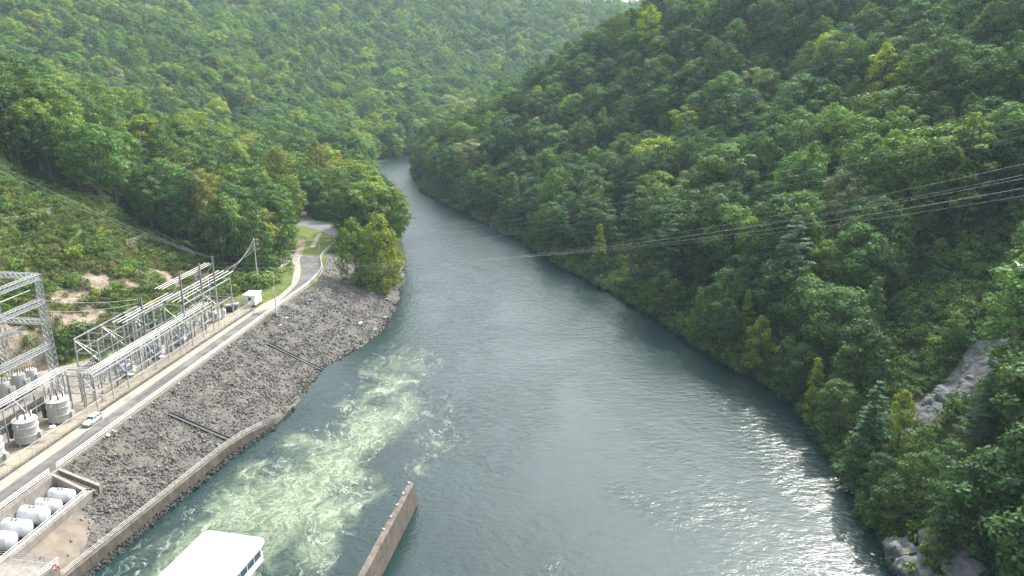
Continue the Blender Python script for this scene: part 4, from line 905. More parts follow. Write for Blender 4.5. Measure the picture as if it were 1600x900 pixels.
e = empty('generator', L(97.5, 10.2, YZ), 'dark green box-shaped generator in front of the white hut', 'generator', None, ROAD_ANG)
mb = MB(); mb.box((0, 0, .9), (2.6, 2.0, 1.5)); mb.build('housing', M['dark'], e, bevel=.08); mb = MB(); mb.box((0, 0, .08), (2.9, 2.3, .16)); mb.build('pad', M['concrete'], e)
mb = MB(); mb.box((-.2, .3, 1.75), (.8, .5, .22)); mb.build('vent', M['steel_dark'], e)
for k, (s, t) in enumerate([(100.5, 13.0), (101.3, 12.0), (102.0, 11.0)]):
    e = empty('crate', L(s, t, YZ), ('pale crate farthest from the road behind the hut', 'middle pale crate behind the hut', 'pale crate closest to the hut wall')[k], 'crate', 'crates beside the hut', ROAD_ANG)
    mb = MB(); mb.box((0, 0, .35), (1.2, .8, .6)); mb.build('box', M['tank_grey'], e, bevel=.03); mb = MB(); mb.box((0, 0, .7), (1.3, .9, .1)); mb.build('lid', M['white_rail'], e)
def utility_pole(label, base, h, arms, mat='galv', lean=0.0):
    e = empty('utility_pole', base, label, 'utility pole', 'poles beside the road', ROAD_ANG)
    mb = MB(); mb.tube([(0, 0, -.2), (0, 0, h)], [.22, .13], 10); mb.build('pole', M[mat], e, True)
    for z in arms:
        mb = MB(); mb.box((0, -.5, z), (.12, 1.7, .14)); a = mb.build('crossarm', M['pale_bark'], e)
        for y in (-1.2, .2):
            mb = MB(); mb.lathe([(.03, 0), (.09, .08), (.04, .14), (.09, .2), (.02, .28)], (0, y, z + .07), 8); mb.build('insulator', M['white_paint'], a)
    return e
utility_pole('tall pale pole with three short arms behind the hut', L(119.6, 12.9, ROAD_Z), 15.2, (15.0, 13.5, 12.0), 'pipe_light')
e = empty('lamp_post', L(97.6, -2.6, ROAD_Z - .6), 'slim grey lamp post standing on the bank by the barrier', 'lamp post', None, ROAD_ANG)
mb = MB(); mb.tube([(0, 0, -.6), (0, 0, 12.2)], [.16, .10], 10); mb.build('pole', M['pipe_light'], e, True)
mb = MB(); mb.tube([(0, 0, 12.1), (0, .5, 12.35), (0, 1.1, 12.4)], .06, 6); mb.build('arm', M['pipe_light'], e)
mb = MB(); mb.box((0, 1.4, 12.38), (.3, .7, .16)); mb.build('lamp_head', M['galv'], e, bevel=.04); mb = MB(); mb.lathe([(.4, -.5), (.4, .15), (.2, .3)], (0, 0, 0), 12); mb.build('base', M['concrete'], e)
e = empty('lamp_post', P(523, 384, ROAD_Z), 'short distant lamp post at the bend beyond the grass', 'lamp post')
mb = MB(); mb.tube([(0, 0, 0), (0, 0, 4.4)], [.1, .07], 8); mb.build('pole', M['galv'], e); mb = MB(); mb.lathe([(.05, 0), (.28, .15), (.28, .35), (.05, .5)], (0, 0, 4.3), 10); mb.build('lamp_head', M['white_paint'], e)
def gate(label, a, b):
    e = empty('barrier_gate', a, label, 'gate', 'swing gates at the yard end')
    bar(e, 'post', a - Vector((0, 0, .3)), a + Vector((0, 0, 1.5)), .22, M['white_rail'], 'tube'); bar(e, 'post', b - Vector((0, 0, .3)), b + Vector((0, 0, 1.5)), .18, M['white_rail'], 'tube')
    for h in (.5, .9, 1.3): bar(e, 'rail', a + Vector((0, 0, h)), b + Vector((0, 0, h)), .09, M['white_rail'], 'tube')
    bar(e, 'brace', a + Vector((0, 0, .5)), b + Vector((0, 0, 1.3)), .07, M['white_rail'], 'tube')
gate('pale swing gate across the road beside the lamp post', L(96.8, 3.6, ROAD_Z), L(96.8, -1.4, ROAD_Z))
gate('pale fence leg beyond the lamp post reaching over the rubble', L(104.5, -1.5, ROAD_Z), L(104.2, -6.4, ROAD_Z - 1.5))
e = empty('meter_box', L(98.2, -2.2, ROAD_Z - .2), 'white meter box beside the lamp post at the gate', 'box', None, ROAD_ANG)
mb = MB(); mb.box((0, 0, .85), (.45, .6, 1.5)); mb.build('case', M['white_paint'], e, bevel=.04); mb = MB(); mb.box((0, 0, .04), (.6, .75, .16)); mb.build('plinth', M['concrete'], e)
for (x, y, h, lab) in ((430, 462, 2.6, 'yellow guy-wire marker leaning on the verge beyond the hut'), (499, 391, 2.6, 'yellow marker post on the grass at the end of the road')):
    q = P(x, y, ROAD_Z); e = empty('marker_post', q, lab, 'marker', 'yellow markers')
    mb = MB(); mb.tube([(0, 0, 0), (-.7 if x < 480 else 0, .3 if x < 480 else 0, h)], .12, 8); mb.build('sleeve', M['yellow'], e); mb = MB(); mb.box((0, 0, .03), (.4, .4, .1)); mb.build('footing', M['concrete'], e)
e = empty('globe_lamp', P(408, 468, ROAD_Z), 'white globe lamp on a post at the back of the hut', 'lamp')
mb = MB(); mb.tube([(0, 0, 0), (0, 0, 2.3)], .06, 8); mb.build('post', M['galv'], e); mb = MB(); mb.lathe([(.05, 0), (.25, .12), (.3, .3), (.22, .5), (.04, .58)], (0, 0, 2.25), 12); mb.build('globe', M['white_paint'], e, True)

# car
def make_car():
    c = L(29.6, 4.6, ROAD_Z + .006); e = empty('car', c, 'silver estate car parked on the road shoulder below the transformers', 'car', None, ROAD_ANG + math.pi)
    # x forward. body from lengthwise sections: (x, half width, z low, z belt)
    sec = [(-2.30, .70, .42, .80), (-2.2, .82, .30, .93), (-1.5, .88, .22, .95), (-.5, .89, .20, .93), (.6, .89, .20, .91), (1.3, .88, .22, .86), (1.95, .85, .26, .74), (2.25, .74, .32, .64), (2.33, .6, .40, .56)]
    vs = []; fs = []
    for x, hw, z0, z1 in sec:
        vs += [(x, -hw * .93, z0), (x, -hw, z0 + (z1 - z0) * .5), (x, -hw * .93, z1), (x, hw * .93, z1), (x, hw, z0 + (z1 - z0) * .5), (x, hw * .93, z0)]
    m_ = len(sec)
    for i in range(m_ - 1):
        for k in range(6): fs.append((i * 6 + k, i * 6 + (k + 1) % 6, i * 6 + 6 + (k + 1) % 6, i * 6 + 6 + k))
    fs += [(5, 4, 3, 2, 1, 0), tuple((m_ - 1) * 6 + k for k in range(6))]
    o = mesh_obj('body', vs, [f[::-1] for f in fs], M['silver'], e); bm = bmesh.new(); bm.from_mesh(o.data); bmesh.ops.recalc_face_normals(bm, faces=bm.faces[:]); bmesh.ops.subdivide_edges(bm, edges=bm.edges[:], cuts=1, smooth=.3, use_grid_fill=True); bm.to_mesh(o.data); bm.free()
    o.data.polygons.foreach_set('use_smooth', [True] * len(o.data.polygons))
    def loft(sections, name, mat, par=e):
        vs = []; fs = []
        for s in sections: vs += s
        k = len(sections[0]); n_ = len(sections)
        for i in range(n_ - 1):
            for j in range(k): fs.append((i * k + j, i * k + (j + 1) % k, (i + 1) * k + (j + 1) % k, (i + 1) * k + j))
        fs += [tuple(range(k))[::-1], tuple((n_ - 1) * k + j for j in range(k))]
        ob = mesh_obj(name, vs, fs, mat, par); bm = bmesh.new(); bm.from_mesh(ob.data); bmesh.ops.recalc_face_normals(bm, faces=bm.faces[:]); bm.to_mesh(ob.data); bm.free(); return ob
    rect = lambda x0, x1, hw, z: [(x0, -hw, z), (x1, -hw, z), (x1, hw, z), (x0, hw, z)]
    loft([rect(-2.1, 1.0, .80, .90), rect(-1.75, .30, .64, 1.40)], 'window_band', M['glass'])
    loft([rect(-1.78, .34, .66, 1.385), rect(-1.70, .22, .60, 1.455)], 'roof', M['silver'])
    for y in (-1, 1):
        for x0, x1 in ((.98, .32), (-.2, -.25), (-1.2, -1.15), (-2.06, -1.74)):
            mb = MB(); mb.bar((x0, y * .80, .90), (x1, y * .645, 1.40), .07); mb.build('pillar', M['silver'], e)
        mb = MB(); mb.box((.75, y * .98, .98), (.14, .2, .12)); mb.build('mirror', M['silver'], e, bevel=.03)
        for x in (1.42, -1.42):
            ax = Matrix(((1, 0, 0), (0, 0, 1), (0, -1, 0)))
            mb = MB(); mb.lathe([(.2, -.1), (.31, -.1), (.33, -.06), (.33, .06), (.31, .1), (.2, .1)], (x, y * .80, .33), 18, ax); wh = mb.build('wheel', M['rubber'], e, True)
            mb = MB(); mb.lathe([(.02, -.115), (.2, -.105), (.2, .105), (.02, .115)], (x, y * .80, .33), 12, ax); mb.build('rim', M['galv'], wh)
        mb = MB(); mb.box((2.17, y * .58, .62), (.22, .3, .13), y * -.3); mb.build('headlight', M['glass'], e, bevel=.02)
        mb = MB(); mb.box((-2.24, y * .66, .78), (.12, .16, .24)); mb.build('tail_light', M['orange'], e, bevel=.02)
    mb = MB(); mb.box((2.32, 0, .42), (.06, 1.0, .14)); mb.build('grille', M['dark'], e); mb = MB(); mb.box((2.36, 0, .42), (.03, .3, .09)); mb.build('number_plate', M['white_paint'], e)
make_car()

# ------------------------------------------------------------------ pier wall, cabin
pier = empty('pier_wall', Vector((-19.5, 110, 0)), 'long narrow concrete wall jutting out of the dam into the river', 'wall')
ang = math.atan2(126 - 100.7, -17.3 + 21.4); pd = Vector((math.cos(ang), math.sin(ang), 0)); pn = Vector((pd.y, -pd.x, 0))
tip = Vector((-17.25, 125.9, 0))
cuts = [0, 4.0, 11.0, 18.5, 26, 36, 48, 62]
for k in range(len(cuts) - 1):
    a, b = cuts[k] + (.02 if k else 0), cuts[k + 1] - .02
    wid = 1.05
    pa, pb = tip - pd * a, tip - pd * b
    prof = lambda p, nose: [p - pn * wid - Vector((0, 0, 3)), p + pn * .12 - Vector((0, 0, 3)) + (pd * 1.9 if nose else Vector()), p + pn * .12 + Vector((0, 0, .1)) + (pd * 1.6 if nose else Vector()), p + Vector((0, 0, 5.0)), p - pn * wid + Vector((0, 0, 5.0)), ]
    va = prof(pa, k == 0); vb = prof(pb, False)
    if k == 0: va[0] = va[0] + pd * 1.2; va[4] = va[4] + pd * .35
    o = mesh_obj('wall_block', va + vb, [(0,1,2,3,4), (9,8,7,6,5), (0,5,6,1), (1,6,7,2), (2,7,8,3), (3,8,9,4), (4,9,5,0)], M['old_concrete'])
    bm = bmesh.new(); bm.from_mesh(o.data); bmesh.ops.recalc_face_normals(bm, faces=bm.faces[:]); bm.to_mesh(o.data); bm.free(); rel(o, pier); o.parent = pier
for k in range(5):
    q = tip - pd * (.3 + k * 3.6) - pn * (wid - .2); e = empty('gull', (q.x, q.y, 5.0), 'white gull perched on the pier wall, %s from the tip' % ('first', 'second', 'third', 'fourth', 'fifth')[k], 'bird', 'gulls on the pier wall', random.uniform(0, 6))
    mb = MB(); mb.lathe([(.02, -.24), (.08, -.16), (.12, 0), (.1, .14), (.05, .22)], (0, 0, .2), 10, Matrix(((0, 0, 1), (0, 1, 0), (-1, 0, 0)))); mb.lathe([(.01, -.09), (.07, -.04), (.075, .03), (.02, .09)], (.2, 0, .36), 8); mb.tube([(.14, 0, .24), (.2, 0, .34)], .06, 8); mb.build('body', M['bird'], e, True)
    mb = MB(); mb.bar((.26, 0, .36), (.36, 0, .34), .03); mb.build('beak', M['yellow'], e)
    for y in (-.05, .05):
        mb = MB(); mb.bar((0, y, 0), (0, y, .12), .02); mb.build('leg', M['yellow'], e)
# white cabin at the dam's powerhouse
cab_a = math.atan2(89.4 - 79.6, -39 + 41.2); cu = Vector((math.cos(cab_a), math.sin(cab_a), 0)); cv = Vector((cu.y, -cu.x, 0))
c0 = Vector((-39.1, 89.2, 17.0)); CW, CL = 8.3, 16.0
cabin = empty('cabin', c0, 'white cabin with rounded roof edge and a strip of windows over the water', 'building')
def cab(u_, w_, z): return c0 + cu * -u_ + cv * w_ + Vector((0, 0, z))
mb = MB(); r_ = .7; ring = []
def rounded(inset, z):
    out = []; x0, x1, y0, y1 = inset, CL, inset, CW - inset; rr = .75
    for cx_, cy_, a0 in ((x0 + rr, y1 - rr, 90), (x0 + rr, y0 + rr, 180), (x1 - .1, y0 + .1, 270), (x1 - .1, y1 - .1, 0)):
        for a in np.linspace(a0, a0 + 90, 6):
            q = rr if cx_ < CL / 2 else .1; out.append(cab(cx_ + q * math.cos(R(a)), cy_ + q * math.sin(R(a)), z))
    return out
rings = [rounded(.06, 2.3), rounded(-.12, 2.32), rounded(-.14, 2.6), rounded(-.04, 2.82), rounded(.2, 2.95), rounded(.55, 3.02)]
vs = [p for r in rings for p in r]; k = len(rings[0]); fs = [(i * k + j, i * k + (j + 1) % k, (i + 1) * k + (j + 1) % k, (i + 1) * k + j) for i in range(len(rings) - 1) for j in range(k)] + [tuple(range(k)), tuple((len(rings) - 1) * k + j for j in range(k))]
o = mesh_obj('roof', vs, fs, M['white_roof']); bm = bmesh.new(); bm.from_mesh(o.data); bmesh.ops.recalc_face_normals(bm, faces=bm.faces[:]); bm.to_mesh(o.data); bm.free(); rel(o, cabin); o.parent = cabin
o.data.polygons.foreach_set('use_smooth', [True] * len(o.data.polygons)); o.data.set_sharp_from_angle(angle=R(50))
def cab_prism(name, z0, z1, inset, mat):
    a, b = rounded(inset, z0), rounded(inset, z1); k = len(a)
    o = mesh_obj(name, a + b, [(j, (j + 1) % k, k + (j + 1) % k, k + j) for j in range(k)] + [tuple(range(k)), tuple(range(k, 2 * k))], M[mat]); bm = bmesh.new(); bm.from_mesh(o.data); bmesh.ops.recalc_face_normals(bm, faces=bm.faces[:]); bm.to_mesh(o.data); bm.free(); rel(o, cabin); o.parent = cabin; return o
cab_prism('lower_wall', 0, 1.0, .1, 'white_paint'); cab_prism('upper_wall', 1.85, 2.3, .1, 'white_paint'); cab_prism('core', 0.95, 1.9, .32, 'dark')
cab_prism('underframe', -.35, -.003, .4, 'steel_dark')
for w_ in (.1, CW - .1):
    for k in range(9):
        u0 = 1.1 + k * 1.6
        mb = MB(); mb.box(cab(u0 + .75, w_, 1.425), (1.42, .06, .82), cab_a); pn_ = mb.build('window', M['glass']); rel(pn_, cabin); pn_.parent = cabin
        mb = MB(); mb.box(cab(u0 - .03, w_, 1.425), (.1, .1, .845), cab_a); q = mb.build('mullion', M['white_paint']); rel(q, cabin); q.parent = cabin
pw = empty('powerhouse', cab(12, CW / 2, -17), 'concrete powerhouse block under the white cabin', 'building')
mb = MB(); mb.box(cab(17.5, CW / 2 - 3, -9.0), (16, 22, 16.6), cab_a); o = mb.build('wall', M['concrete']); rel(o, pw); o.parent = pw

# ------------------------------------------------------------------ vegetation: meshes
def leaf_mesh(name, P_, N_, size, mat, aspect=.62, fold=.25, rng=None):
    "many small folded leaf sprays: P_ positions, N_ facing directions"
    n = len(P_); rng = rng or RNG; N_ = N_ / (np.linalg.norm(N_, axis=1, keepdims=True) + 1e-9)
    rnd = rng.normal(size=(n, 3)); U = np.cross(N_, rnd); U /= (np.linalg.norm(U, axis=1, keepdims=True) + 1e-9); V = np.cross(N_, U)
    s = np.asarray(size).reshape(-1, 1) * np.ones((n, 1))
    j = lambda a: 1 + rng.uniform(-a, a, (n, 1))
    v0 = P_ - U * s * .5 * j(.3) ; v2 = P_ + U * s * .5 * j(.3); v1 = P_ + V * s * aspect * .5 * j(.4) - N_ * s * fold * .3 + U * s * rng.uniform(-.2, .2, (n, 1)); v3 = P_ - V * s * aspect * .5 * j(.4) - N_ * s * fold * .3 + U * s * rng.uniform(-.2, .2, (n, 1))
    v = np.stack([v0, v1, v2, v3], 1).reshape(-1, 3).astype(np.float32)
    me = bpy.data.meshes.new(name); me.vertices.add(4 * n); me.vertices.foreach_set('co', v.ravel())
    me.loops.add(4 * n); me.loops.foreach_set('vertex_index', np.arange(4 * n, dtype=np.int32)); me.polygons.add(n); me.polygons.foreach_set('loop_start', np.arange(0, 4 * n, 4, dtype=np.int32))
    me.update(calc_edges=True); me.materials.append(mat); return me
def trunk_mesh(limbs, name, mat, n=6):
    mb = MB()
    for pts, rad in limbs: mb.tube(pts, rad, n if len(pts) > 2 else 4, False)
    me = bpy.data.meshes.new(name); me.from_pydata(mb.v, [], mb.f); me.materials.append(mat); me.polygons.foreach_set('use_smooth', [True] * len(me.polygons)); return me
def lobes_to_cards(rng, cs, rs, per, up=.35):
    Ps = []; Ns = []; Ss = []
    ctr = cs.mean(0)
    for c, r in zip(cs, rs):
        m_ = int(per * (r / 1.7) ** 2); d = rng.normal(size=(m_, 3)); d[:, 2] += up; out = (c - ctr); out = out / (np.linalg.norm(out) + 1e-6); d += out * .5
        d /= np.linalg.norm(d, axis=1, keepdims=True)
        rad = r * rng.uniform(.55, 1.12, (m_, 1)) * (1 + .22 * np.sin(d[:, :1] * 7 + c[0]) * np.cos(d[:, 1:2] * 6 + c[1]))
        Ps.append(c + d * rad * np.array([1, 1, .82])); Ns.append(d + rng.normal(size=(m_, 3)) * .30 + np.array([0, 0, .2])); Ss.append(rng.uniform(.38, .8, m_) * (0.9 + r * .08))
    return np.concatenate(Ps), np.concatenate(Ns), np.concatenate(Ss)
def make_broadleaf(seed, H=22., Rr=5., base=.30, n=30, shape='round', per=120):
    rng = np.random.default_rng(seed); cs = []; rs = []; limbs = []
    lean = rng.normal(size=2) * .4
    for k in range(n):
        t = (k + rng.uniform(0, 1)) / n; z = H * (base + (1 - base) * (t * .93 + .0))
        if shape == 'round': prof = math.sqrt(max(.02, 1 - ((t - .42) / .62) ** 2))
        elif shape == 'tall': prof = .35 + .65 * math.sin(math.pi * min(1, (1 - t) * .62 + .12)) if t < .96 else .2
        elif shape == 'cone': prof = (1 - t) * 1.0 + .1
        else: prof = math.sqrt(max(.03, 1 - ((t - .62) / .62) ** 2))   # spreading
        a = k * 2.399 + rng.uniform(-.5, .5); rad = Rr * prof * rng.uniform(.5, .82)
        if t > .9: rad *= .4
        cs.append((rad * math.cos(a) + lean[0] * t, rad * math.sin(a) + lean[1] * t, z - .8)); rs.append(Rr * rng.uniform(.24, .42) * (.75 + .35 * prof))
    cs = np.array(cs); rs = np.array(rs); Pp, Nn, Ss = lobes_to_cards(rng, cs, rs, per)
    crown = leaf_mesh('crown', Pp, Nn, Ss, M['leaf'], rng=rng)
    limbs.append(([(0, 0, -1.0), (0, 0, .3), (lean[0] * .2, lean[1] * .2, H * .35), (lean[0] * .6, lean[1] * .6, H * .65), (lean[0], lean[1], H * .92)], [.42, .34, .25, .15, .04]))
    for c, r in list(zip(cs, rs))[::2]:
        z0 = max(H * .18, c[2] - np.hypot(c[0], c[1]) * .9 - .5); q = z0 / H; limbs.append(([(lean[0] * q, lean[1] * q, z0), (c[0] * .55, c[1] * .55, z0 + (c[2] - z0) * .6), tuple(c)], [.13, .09, .03]))
    return crown, limbs
def make_pine(seed, H=28., Rr=4.6, base=.22):
    rng = np.random.default_rng(seed); Ps = []; Ns = []; Ss = []; limbs = [([(0, 0, -1), (0, 0, H * .5), (.2, .1, H)], [.42, .27, .03])]
    nt_ = 17
    for k in range(nt_):
        t = k / (nt_ - 1); z = H * (base + (1 - base) * t ** .95); ln = Rr * (1 - t) ** .8 * rng.uniform(.8, 1.15) + .35
        for b in range(rng.integers(5, 8)):
            a = rng.uniform(0, 6.28); l_ = ln * rng.uniform(.6, 1.1); m_ = int(30 + l_ * 26); u = rng.uniform(.15, 1, m_) ** .7
            ca, sa = math.cos(a), math.sin(a); w = rng.normal(size=m_) * .32 * (1.2 - u * .5) * (.5 + l_ * .18); rise = l_ * .15 * u ** 2 - .12 * u * l_ + l_ * .1
            Ps.append(np.c_[ca * u * l_ - sa * w, sa * u * l_ + ca * w, z + rise + rng.normal(size=m_) * .12]); Ns.append(np.c_[ca * .25 + rng.normal(size=m_) * .35, sa * .25 + rng.normal(size=m_) * .35, np.ones(m_)]); Ss.append(rng.uniform(.4, .75, m_))
            limbs.append(([(0, 0, z - .1), (ca * l_ * .9, sa * l_ * .9, z + l_ * .1)], [.06, .015]))
    crown = leaf_mesh('crown', np.concatenate(Ps), np.concatenate(Ns), np.concatenate(Ss), M['needle'], aspect=.42, rng=rng)
    return crown, limbs
def make_dead(seed, H=20.):
    rng = np.random.default_rng(seed); limbs = [([(0, 0, -1), (.1, 0, H * .4), (-.2, .2, H * .75), (.1, .1, H)], [.34, .26, .14, .03])]
    for k in range(26):
        z = H * rng.uniform(.3, .97); a = rng.uniform(0, 6.28); l_ = (H - z) * .28 + 1.0; e1 = (math.cos(a) * l_ * .6, math.sin(a) * l_ * .6, z + l_ * .2); e2 = (math.cos(a + .3) * l_ * 1.1, math.sin(a + .3) * l_ * 1.1, z + l_ * .5)
        limbs.append(([(0, 0, z), e1, e2], [.09, .06, .02]))
    return limbs
def make_shrub(seed, Rr=1.6, H=2.2, per=95):
    rng = np.random.default_rng(seed); n = 9; a = rng.uniform(0, 6.28, n); r = Rr * np.sqrt(rng.uniform(0, 1, n)) * .7
    cs = np.c_[r * np.cos(a), r * np.sin(a), H * rng.uniform(.25, .72, n)]; rs = rng.uniform(.35, .6, n) * Rr * .9
    Pp, Nn, Ss = lobes_to_cards(rng, cs, rs, per, .6); Pp[:, 2] = np.maximum(Pp[:, 2], -.2)
    return leaf_mesh('shrub', Pp, Nn, Ss * .7, M['leaf'], rng=rng)
def join_tree(crown, trunk, name):
    "one mesh holding crown and trunk, for the uncountable forest"
    bm = bmesh.new(); bm.from_mesh(crown); n0 = len(bm.faces); bm.from_mesh(trunk); bm.faces.ensure_lookup_table()
    for f in bm.faces[n0:]: f.material_index = 1
    me = bpy.data.meshes.new(name); bm.to_mesh(me); bm.free(); me.materials.append(crown.materials[0]); me.materials.append(trunk.materials[0]); return me
BROAD = []   # (crown, trunk, H, R, form)
for k, (H_, R_, b_, n_, sh_, form) in enumerate([(22, 5.2, .28, 30, 'round', 'rounded'), (20, 5.6, .34, 30, 'round', 'rounded'), (24, 5.0, .36, 30, 'spread', 'spreading'), (21, 6.0, .40, 32, 'spread', 'spreading'),
        (25, 4.2, .22, 30, 'tall', 'tall'), (23, 3.9, .18, 28, 'tall', 'tall'), (19, 4.6, .10, 32, 'round', 'low-branched'), (17, 4.4, .08, 30, 'round', 'low-branched'), (22, 4.4, .10, 32, 'cone', 'conical'), (20, 3.7, .08, 28, 'cone', 'conical')]):
    c_, l_ = make_broadleaf(200 + k, H_, R_, b_, n_, sh_); BROAD.append((c_, trunk_mesh(l_, 'trunk', M['bark']), trunk_mesh(l_, 'trunk', M['pale_bark']), H_, R_, form))
PINES = []
for k, (H_, R_, b_) in enumerate([(30, 4.8, .30), (26, 5.0, .12), (24, 4.2, .08), (28, 5.4, .2)]):
    c_, l_ = make_pine(300 + k, H_, R_, b_); PINES.append((c_, trunk_mesh(l_, 'trunk', M['bark']), trunk_mesh(l_, 'trunk', M['pale_bark']), H_, R_, 'pine'))
SHRUBS = [make_shrub(400 + k, 1.5 + .15 * k, 1.8 + .3 * (k % 3)) for k in range(6)]

# ------------------------------------------------------------------ vegetation: placement
TINTS = {'dark green': (.042, .084, .024), 'deep green': (.058, .112, .028), 'mid green': (.086, .150, .032), 'fresh green': (.120, .195, .032), 'yellow-green': (.190, .245, .024), 'olive': (.115, .150, .034), 'pale grey-green': (.19, .22, .11), 'orange-tinged': (.185, .175, .034), 'golden': (.185, .20, .028), 'blue-green': (.058, .115, .052)}
def vary_tint(c, a=.14):
    k = 1 + random.uniform(-a, a); return (c[0] * k * (1 + random.uniform(-.12, .12)), c[1] * k, c[2] * k * (1 + random.uniform(-.12, .12)))
TREES = []   # dict(x,y,z,kind,var,scale,tint,colour,label)
# trees that stand out in the photograph: pixel of the foot, pixel row of the top, variety, colour
def foot(px, py):
    p = on_ground(px, py); return float(p[0]), float(p[1])
def marked(px, py_foot, py_top, var, colour, label, kind='broad', xy=None, wide=1.0, pale=False):
    x, y = xy or foot(px, py_foot); side = 1 if px > 640 else -1
    while float(poly_sd(x, y, RIVER_POLY)) < 0.9: x += .5 * side
    z = max(0.2, float(ground(x, y)[0])); lo, hi = 1., 60.
    for _ in range(40):
        m_ = (lo + hi) / 2
        if proj((x, y, z + m_))[1] > py_top: lo = m_
        else: hi = m_
    h = min(max(lo, 4), 38); H0 = (BROAD if kind == 'broad' else PINES)[var][3] if kind != 'dead' else 20.
    TREES.append(dict(x=x, y=y, z=z, kind=kind, var=var, sc=h / H0, wide=wide, tint=vary_tint(TINTS[colour], .06), colour=colour, label=label, marked=True, rz=random.uniform(0, 6.28), pale=pale))
marked(560, 468, 332, 7, 'fresh green', 'fresh green tree of the pair on the stony point, left one', wide=.8)
marked(598, 462, 325, 6, 'yellow-green', 'yellow-green tree of the pair on the stony point, over the water', wide=.95)
marked(578, 455, 345, 6, 'mid green', 'mid green tree squeezed between the pair on the stony point', wide=.8)
marked(616, 452, 380, 7, 'yellow-green', 'small yellow-green tree leaning over the water at the stony point', wide=.9)
marked(985, 440, 256, 0, 'blue-green', 'tall blue-green pine on the far bank with bare lower trunk', 'pine')
marked(1160, 590, 487, 7, 'yellow-green', 'bright yellow-green tree at the water below the power lines', wide=.9)
marked(1162, 545, 447, 9, 'yellow-green', 'slim yellow-green tree just behind the bright waterside one')
marked(1080, 535, 445, 8, 'fresh green', 'fresh green tree left of the bright yellow-green waterside tree')
marked(1245, 660, 555, 8, 'yellow-green', 'yellow-green cone-shaped tree at the waterside left of the dark pine')
marked(1305, 660, 532, 8, 'mid green', 'mid green cone-shaped tree standing behind the waterside dark pine')
marked(1272, 600, 503, 9, 'deep green', 'dark conical tree behind the yellow-green waterside cone')
marked(1345, 590, 480, 8, 'deep green', 'dark conical tree standing alone below the scrubby corridor')
marked(1355, 745, 598, 2, 'blue-green', 'feathery dark pine leaning over the water left of the rock chute', 'pine', wide=1.5)
marked(1400, 715, 605, 7, 'yellow-green', 'yellow-green tree against the left edge of the rock chute', wide=.8)
marked(1530, 705, 578, 1, 'blue-green', 'broad feathery pine just right of the rock chute', 'pine', wide=1.5)
marked(1430, 745, 660, 7, 'mid green', 'bushy mid green tree at the foot of the rock chute')
marked(1590, 930, 826, 7, 'yellow-green', 'bright yellow-green sapling in the bottom corner of the slope', wide=.8)
marked(1570, 800, 745, 7, 'yellow-green', 'small yellow-green tree above the bottom corner sapling')
marked(1455, 900, 820, 7, 'fresh green', 'bright green bush-like tree over the pale cliff')
marked(1308, 400, 262, 1, 'pale grey-green', 'pale flowering-topped tree in the middle of the far slope')
marked(1440, 350, 248, 0, 'pale grey-green', 'pale grey-green tree right of the pale flowering-topped tree')
marked(1335, 320, 180, 3, 'fresh green', 'broad round fresh green tree in the upper middle of the slope', wide=1.2)
marked(1548, 300, 190, 3, 'mid green', 'mid green tree with a flat top standing high at the photo edge')
marked(1120, 330, 236, 1, 'pale grey-green', 'pale grey-green tree left of the bare dead trunk')
marked(1205, 285, 185, 0, 'pale grey-green', 'bare pale dead tree on the far slope', 'dead')
marked(935, 430, 343, 9, 'yellow-green', 'slim yellow-green tree at the water left of the tall pine')
marked(1035, 430, 295, 4, 'fresh green', 'tall fresh green tree right of the tall pine')
marked(868, 370, 256, 0, 'fresh green', 'fresh green tree with yellow top on the bank above the shingle')
marked(820, 290, 215, 3, 'blue-green', 'blue-green pine half way along the spur', 'pine')
marked(650, 270, 195, 5, 'mid green', 'tree at the tip of the spur where the river bends')
marked(440, 345, 222, 0, 'golden', 'golden-green round tree at the edge of the left wood')
marked(500, 330, 212, 4, 'orange-tinged', 'orange-tinged tree behind the car park')
marked(535, 320, 232, 5, 'golden', 'golden tree between the car park and the river')
marked(570, 300, 222, 5, 'orange-tinged', 'orange-tinged tree at the river bend on the near bank')
marked(405, 430, 308, 6, 'mid green', 'big mid green tree overhanging the verge behind the tall pole')
marked(445, 395, 305, 7, 'fresh green', 'fresh green tree beside the gravel track')
marked(322, 390, 262, 2, 'orange-tinged', 'orange-tinged tree in the left wood above the scrub')
marked(350, 420, 300, 6, 'deep green', 'deep green tree at the wood edge left of the overhanging tree')
marked(228, 330, 245, 4, 'mid green', 'tall tree with pale bare trunk on the left wood edge', pale=True)
marked(245, 335, 250, 5, 'deep green', 'second pale-trunked tree on the left wood edge', pale=True)
marked(160, 275, 190, 4, 'olive', 'olive tree with leaning pale trunk high on the left wood edge', pale=True)
marked(15, 235, 120, 4, 'olive', 'tall thin olive tree with pale trunk at the photo edge', pale=True)
